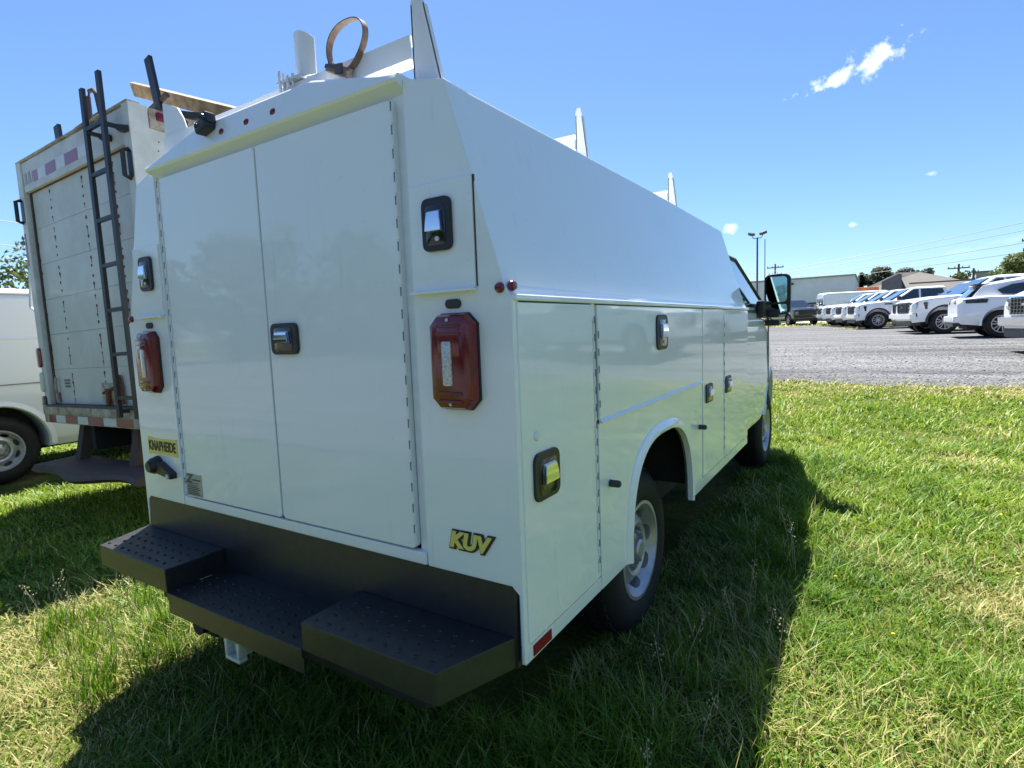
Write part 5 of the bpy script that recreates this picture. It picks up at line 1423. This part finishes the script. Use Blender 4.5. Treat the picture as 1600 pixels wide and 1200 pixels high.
def under_van(P): return (P[:, 0] > -1.8) & (P[:, 0] < -.25) & (P[:, 1] > .35) & (P[:, 1] < 5.4)
parts = []
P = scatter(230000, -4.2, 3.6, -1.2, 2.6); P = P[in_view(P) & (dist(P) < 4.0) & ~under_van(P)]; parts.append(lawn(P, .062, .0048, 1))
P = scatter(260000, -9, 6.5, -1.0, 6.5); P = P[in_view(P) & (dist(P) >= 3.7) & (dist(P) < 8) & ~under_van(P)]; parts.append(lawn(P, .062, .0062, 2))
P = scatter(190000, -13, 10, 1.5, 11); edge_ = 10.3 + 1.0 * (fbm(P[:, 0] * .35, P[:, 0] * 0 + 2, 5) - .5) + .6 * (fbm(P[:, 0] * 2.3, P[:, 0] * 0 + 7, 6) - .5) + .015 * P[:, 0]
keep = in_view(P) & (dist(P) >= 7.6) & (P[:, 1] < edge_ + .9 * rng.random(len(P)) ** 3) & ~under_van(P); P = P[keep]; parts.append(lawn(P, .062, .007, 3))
P = scatter(110000, -11, 10, -3.7, 10); P = P[~in_view(P) & ~under_van(P)]; parts.append(lawn(P, .062, .0095, 6))
# far grass strip beyond the gravel and weedy tufts in it
P = scatter(9000, -24, 24, 41, 52); parts.append(lawn(P, .16, .012, 4))
P = scatter(30000, -10, 10, 26, 41); k_ = fbm(P[:, 0] * .5, P[:, 1] * .25, 61) > .66; P = P[k_]; parts.append(lawn(P, .10, .01, 5))
V, F, T, A_, D_ = stack(parts)
tag(np_mesh('grass', V, F, T, 'grass', {'tint': A_, 'dry': D_}), 'green lawn grass with dry straw patches around the vans', 'grass', kind='stuff')

# tall uncut tussocks: along the shadow edge and behind the bumper
def tussocks(spots, seed):
    Ps, hs = [], []
    for x, y, r, n, h in spots:
        a = rng.random(n) * 6.283; q_ = r * np.sqrt(rng.random(n)); Ps.append(np.stack([x + q_ * np.cos(a), y + q_ * np.sin(a)], 1)); hs.append(h * (.45 + .65 * rng.random(n)))
    P = np.concatenate(Ps); h = np.concatenate(hs)
    tint = np.clip(.45 + .2 * rng.normal(size=len(P)), 0, 1); dry = (rng.random(len(P)) < .12) * (.5 + .5 * rng.random(len(P)))
    return blades(P, h, .0050 * (.7 + .6 * rng.random(len(P))), tint, dry, .5, seed)
sp = []
for k in range(30): sp.append((-2.35 + random.uniform(-.42, .34), .02 + random.uniform(-.32, .30), random.uniform(.04, .12), random.randint(25, 60), random.uniform(.14, .26)))
for k in range(12): sp.append((-1.98 + random.uniform(-.15, .1), -.25 + random.uniform(-.2, .25), .07, 35, random.uniform(.14, .24)))
for k in range(70):
    y = random.uniform(-.4, 4.6); sp.append((.36 + random.uniform(-.28, .22) - .02 * y, y, random.uniform(.04, .10), random.randint(14, 34), random.uniform(.13, .25)))
for k in range(26): sp.append((random.uniform(-6.4, -3.2), random.uniform(.4, 1.6), .08, 30, random.uniform(.10, .20)))
for k in range(30): sp.append((random.uniform(.9, 4.5), random.uniform(.8, 8.5), random.uniform(.05, .12), 24, random.uniform(.10, .17)))
V, F, T, A_, D_ = stack([tussocks(sp, 9)])
tag(np_mesh('tall_grass', V, F, T, 'grass', {'tint': A_, 'dry': D_}), 'taller uncut grass tussocks beside the van and along its shadow', 'grass', kind='stuff')

# low clover and broad-leaved weeds between the blades
P = scatter(26000, -5.5, 5.5, -1.0, 8.5); P = P[in_view(P, .2) & ~under_van(P) & (fbm(P[:, 0] * 1.6, P[:, 1] * 1.6, 71) > .53) & (dryness(P) < .6)]
n = len(P); an = rng.random(n) * 6.283; s_ = (.008 + .010 * rng.random(n)); hz = gz(P[:, 0], P[:, 1]) + .012 + .045 * rng.random(n)
VV = []
for k in range(3):
    a_ = an + k * 2.094; c = np.stack([np.cos(a_), np.sin(a_)], 1); p_ = np.stack([-np.sin(a_), np.cos(a_)], 1)
    up_ = .006 * rng.normal(size=n)
    q_ = lambda f_, w_, dz: np.stack([P[:, 0] + c[:, 0] * s_ * f_ + p_[:, 0] * s_ * w_, P[:, 1] + c[:, 1] * s_ * f_ + p_[:, 1] * s_ * w_, hz + dz], 1)
    VV.append(np.stack([q_(0.05, 0, 0 * up_), q_(.75, .5, up_ + .003), q_(1.15, 0, up_), q_(.75, -.5, up_ + .003)], 1))
V = np.concatenate(VV).reshape(-1, 3); nq = len(V) // 4
tn = np.repeat(np.clip(.12 + .25 * rng.random(nq), 0, 1), 4)
tag(np_mesh('clover', V, np.arange(nq * 4), np.full(nq, 4), 'grass', {'tint': tn, 'dry': np.zeros(nq * 4)}), 'low clover and broad-leaved weeds among the grass', 'weeds', kind='stuff')

# seed heads on thin stalks
b = B()
for k in range(46):
    if k < 20: x, y = -2.35 + random.uniform(-.6, .25), .05 + random.uniform(-.3, .45)
    elif k < 34: x, y = .36 + random.uniform(-.25, .18), random.uniform(.1, 3.2)
    else: x, y = random.uniform(1., 3.5), random.uniform(1., 6.)
    z = gzf(x, y); h = random.uniform(.20, .36); dx, dy = random.uniform(-.07, .07), random.uniform(-.07, .07)
    tube(b, [(x, y, z), (x + dx * .3, y + dy * .3, z + h * .5), (x + dx, y + dy, z + h)], .0013, 4)
    for j in range(12):
        t = .70 + .30 * j / 11; c = Vector((x + dx * t * t, y + dy * t * t, z + h * t)) + Vector((random.uniform(-1, 1), random.uniform(-1, 1), random.uniform(-.5, .5))) * .014 * (1.3 - t) * 3
        lathe(b, [(0, -.006), (.0034, 0), (0, .006)], c, (random.uniform(-1, 1), random.uniform(-1, 1), 1.5), 5, closed=False)
M['seed'] = mat('seed_head', (.42, .36, .24), .8)
tag(mk('seed_heads', b, 'seed'), 'pale grass seed heads on thin stalks near the van', 'grass', kind='stuff')
# small yellow flowers
b = B()
for k in range(60):
    x, y = random.uniform(.6, 4.5), random.uniform(.6, 9.5); z = gzf(x, y) + random.uniform(.05, .10)
    lathe(b, [(0, .004), (.007, .003), (.009, 0), (0, -.004)], (x, y, z), (random.uniform(-.4, .4), random.uniform(-.4, .4), 1), 7, closed=False)
M['yellow'] = mat('yellow_petals', (.75, .55, .02), .6)
tag(mk('yellow_flowers', b, 'yellow'), 'tiny yellow flowers dotted through the sunny grass', 'flowers', kind='stuff')

# loose stones on the gravel near its grassy edge
n = 14000
X = -16 + 32 * rng.random(n); t_ = rng.random(n) ** 2.2; Y = 10.2 + .015 * X + .35 * (rng.random(n) - .4) + 6 * t_
Zs = gravel_z(X, Y)
base = np.array([[1, 0, 0], [-1, 0, 0], [0, 1, 0], [0, -1, 0], [0, 0, .7], [0, 0, -.5]], float)
tri = np.array([[0, 2, 4], [2, 1, 4], [1, 3, 4], [3, 0, 4], [2, 0, 5], [1, 2, 5], [3, 1, 5], [0, 3, 5]])
s_ = (.006 + .012 * rng.random(n) ** 2)
jit = base[None] * (1 + .35 * rng.normal(size=(n, 6, 1))) * s_[:, None, None]
an = rng.random(n) * 6.28; c_, sn = np.cos(an), np.sin(an)
V = np.stack([X[:, None] + jit[..., 0] * c_[:, None] - jit[..., 1] * sn[:, None], Y[:, None] + jit[..., 0] * sn[:, None] + jit[..., 1] * c_[:, None], Zs[:, None] + s_[:, None] * .3 + jit[..., 2]], -1).reshape(-1, 3)
F = (tri[None] + (np.arange(n) * 6)[:, None, None]).ravel()
M['stone'] = mat('gravel_stone', (.21, .208, .208), .9, var=.3, vscale=25)
tag(np_mesh('gravel_stones', V, F, np.full(n * 8, 3), 'stone'), 'loose grey gravel stones along the edge of the lot', 'gravel', kind='stuff')

for o in list(bpy.data.objects):
    if '_abs' in o: del o['_abs']
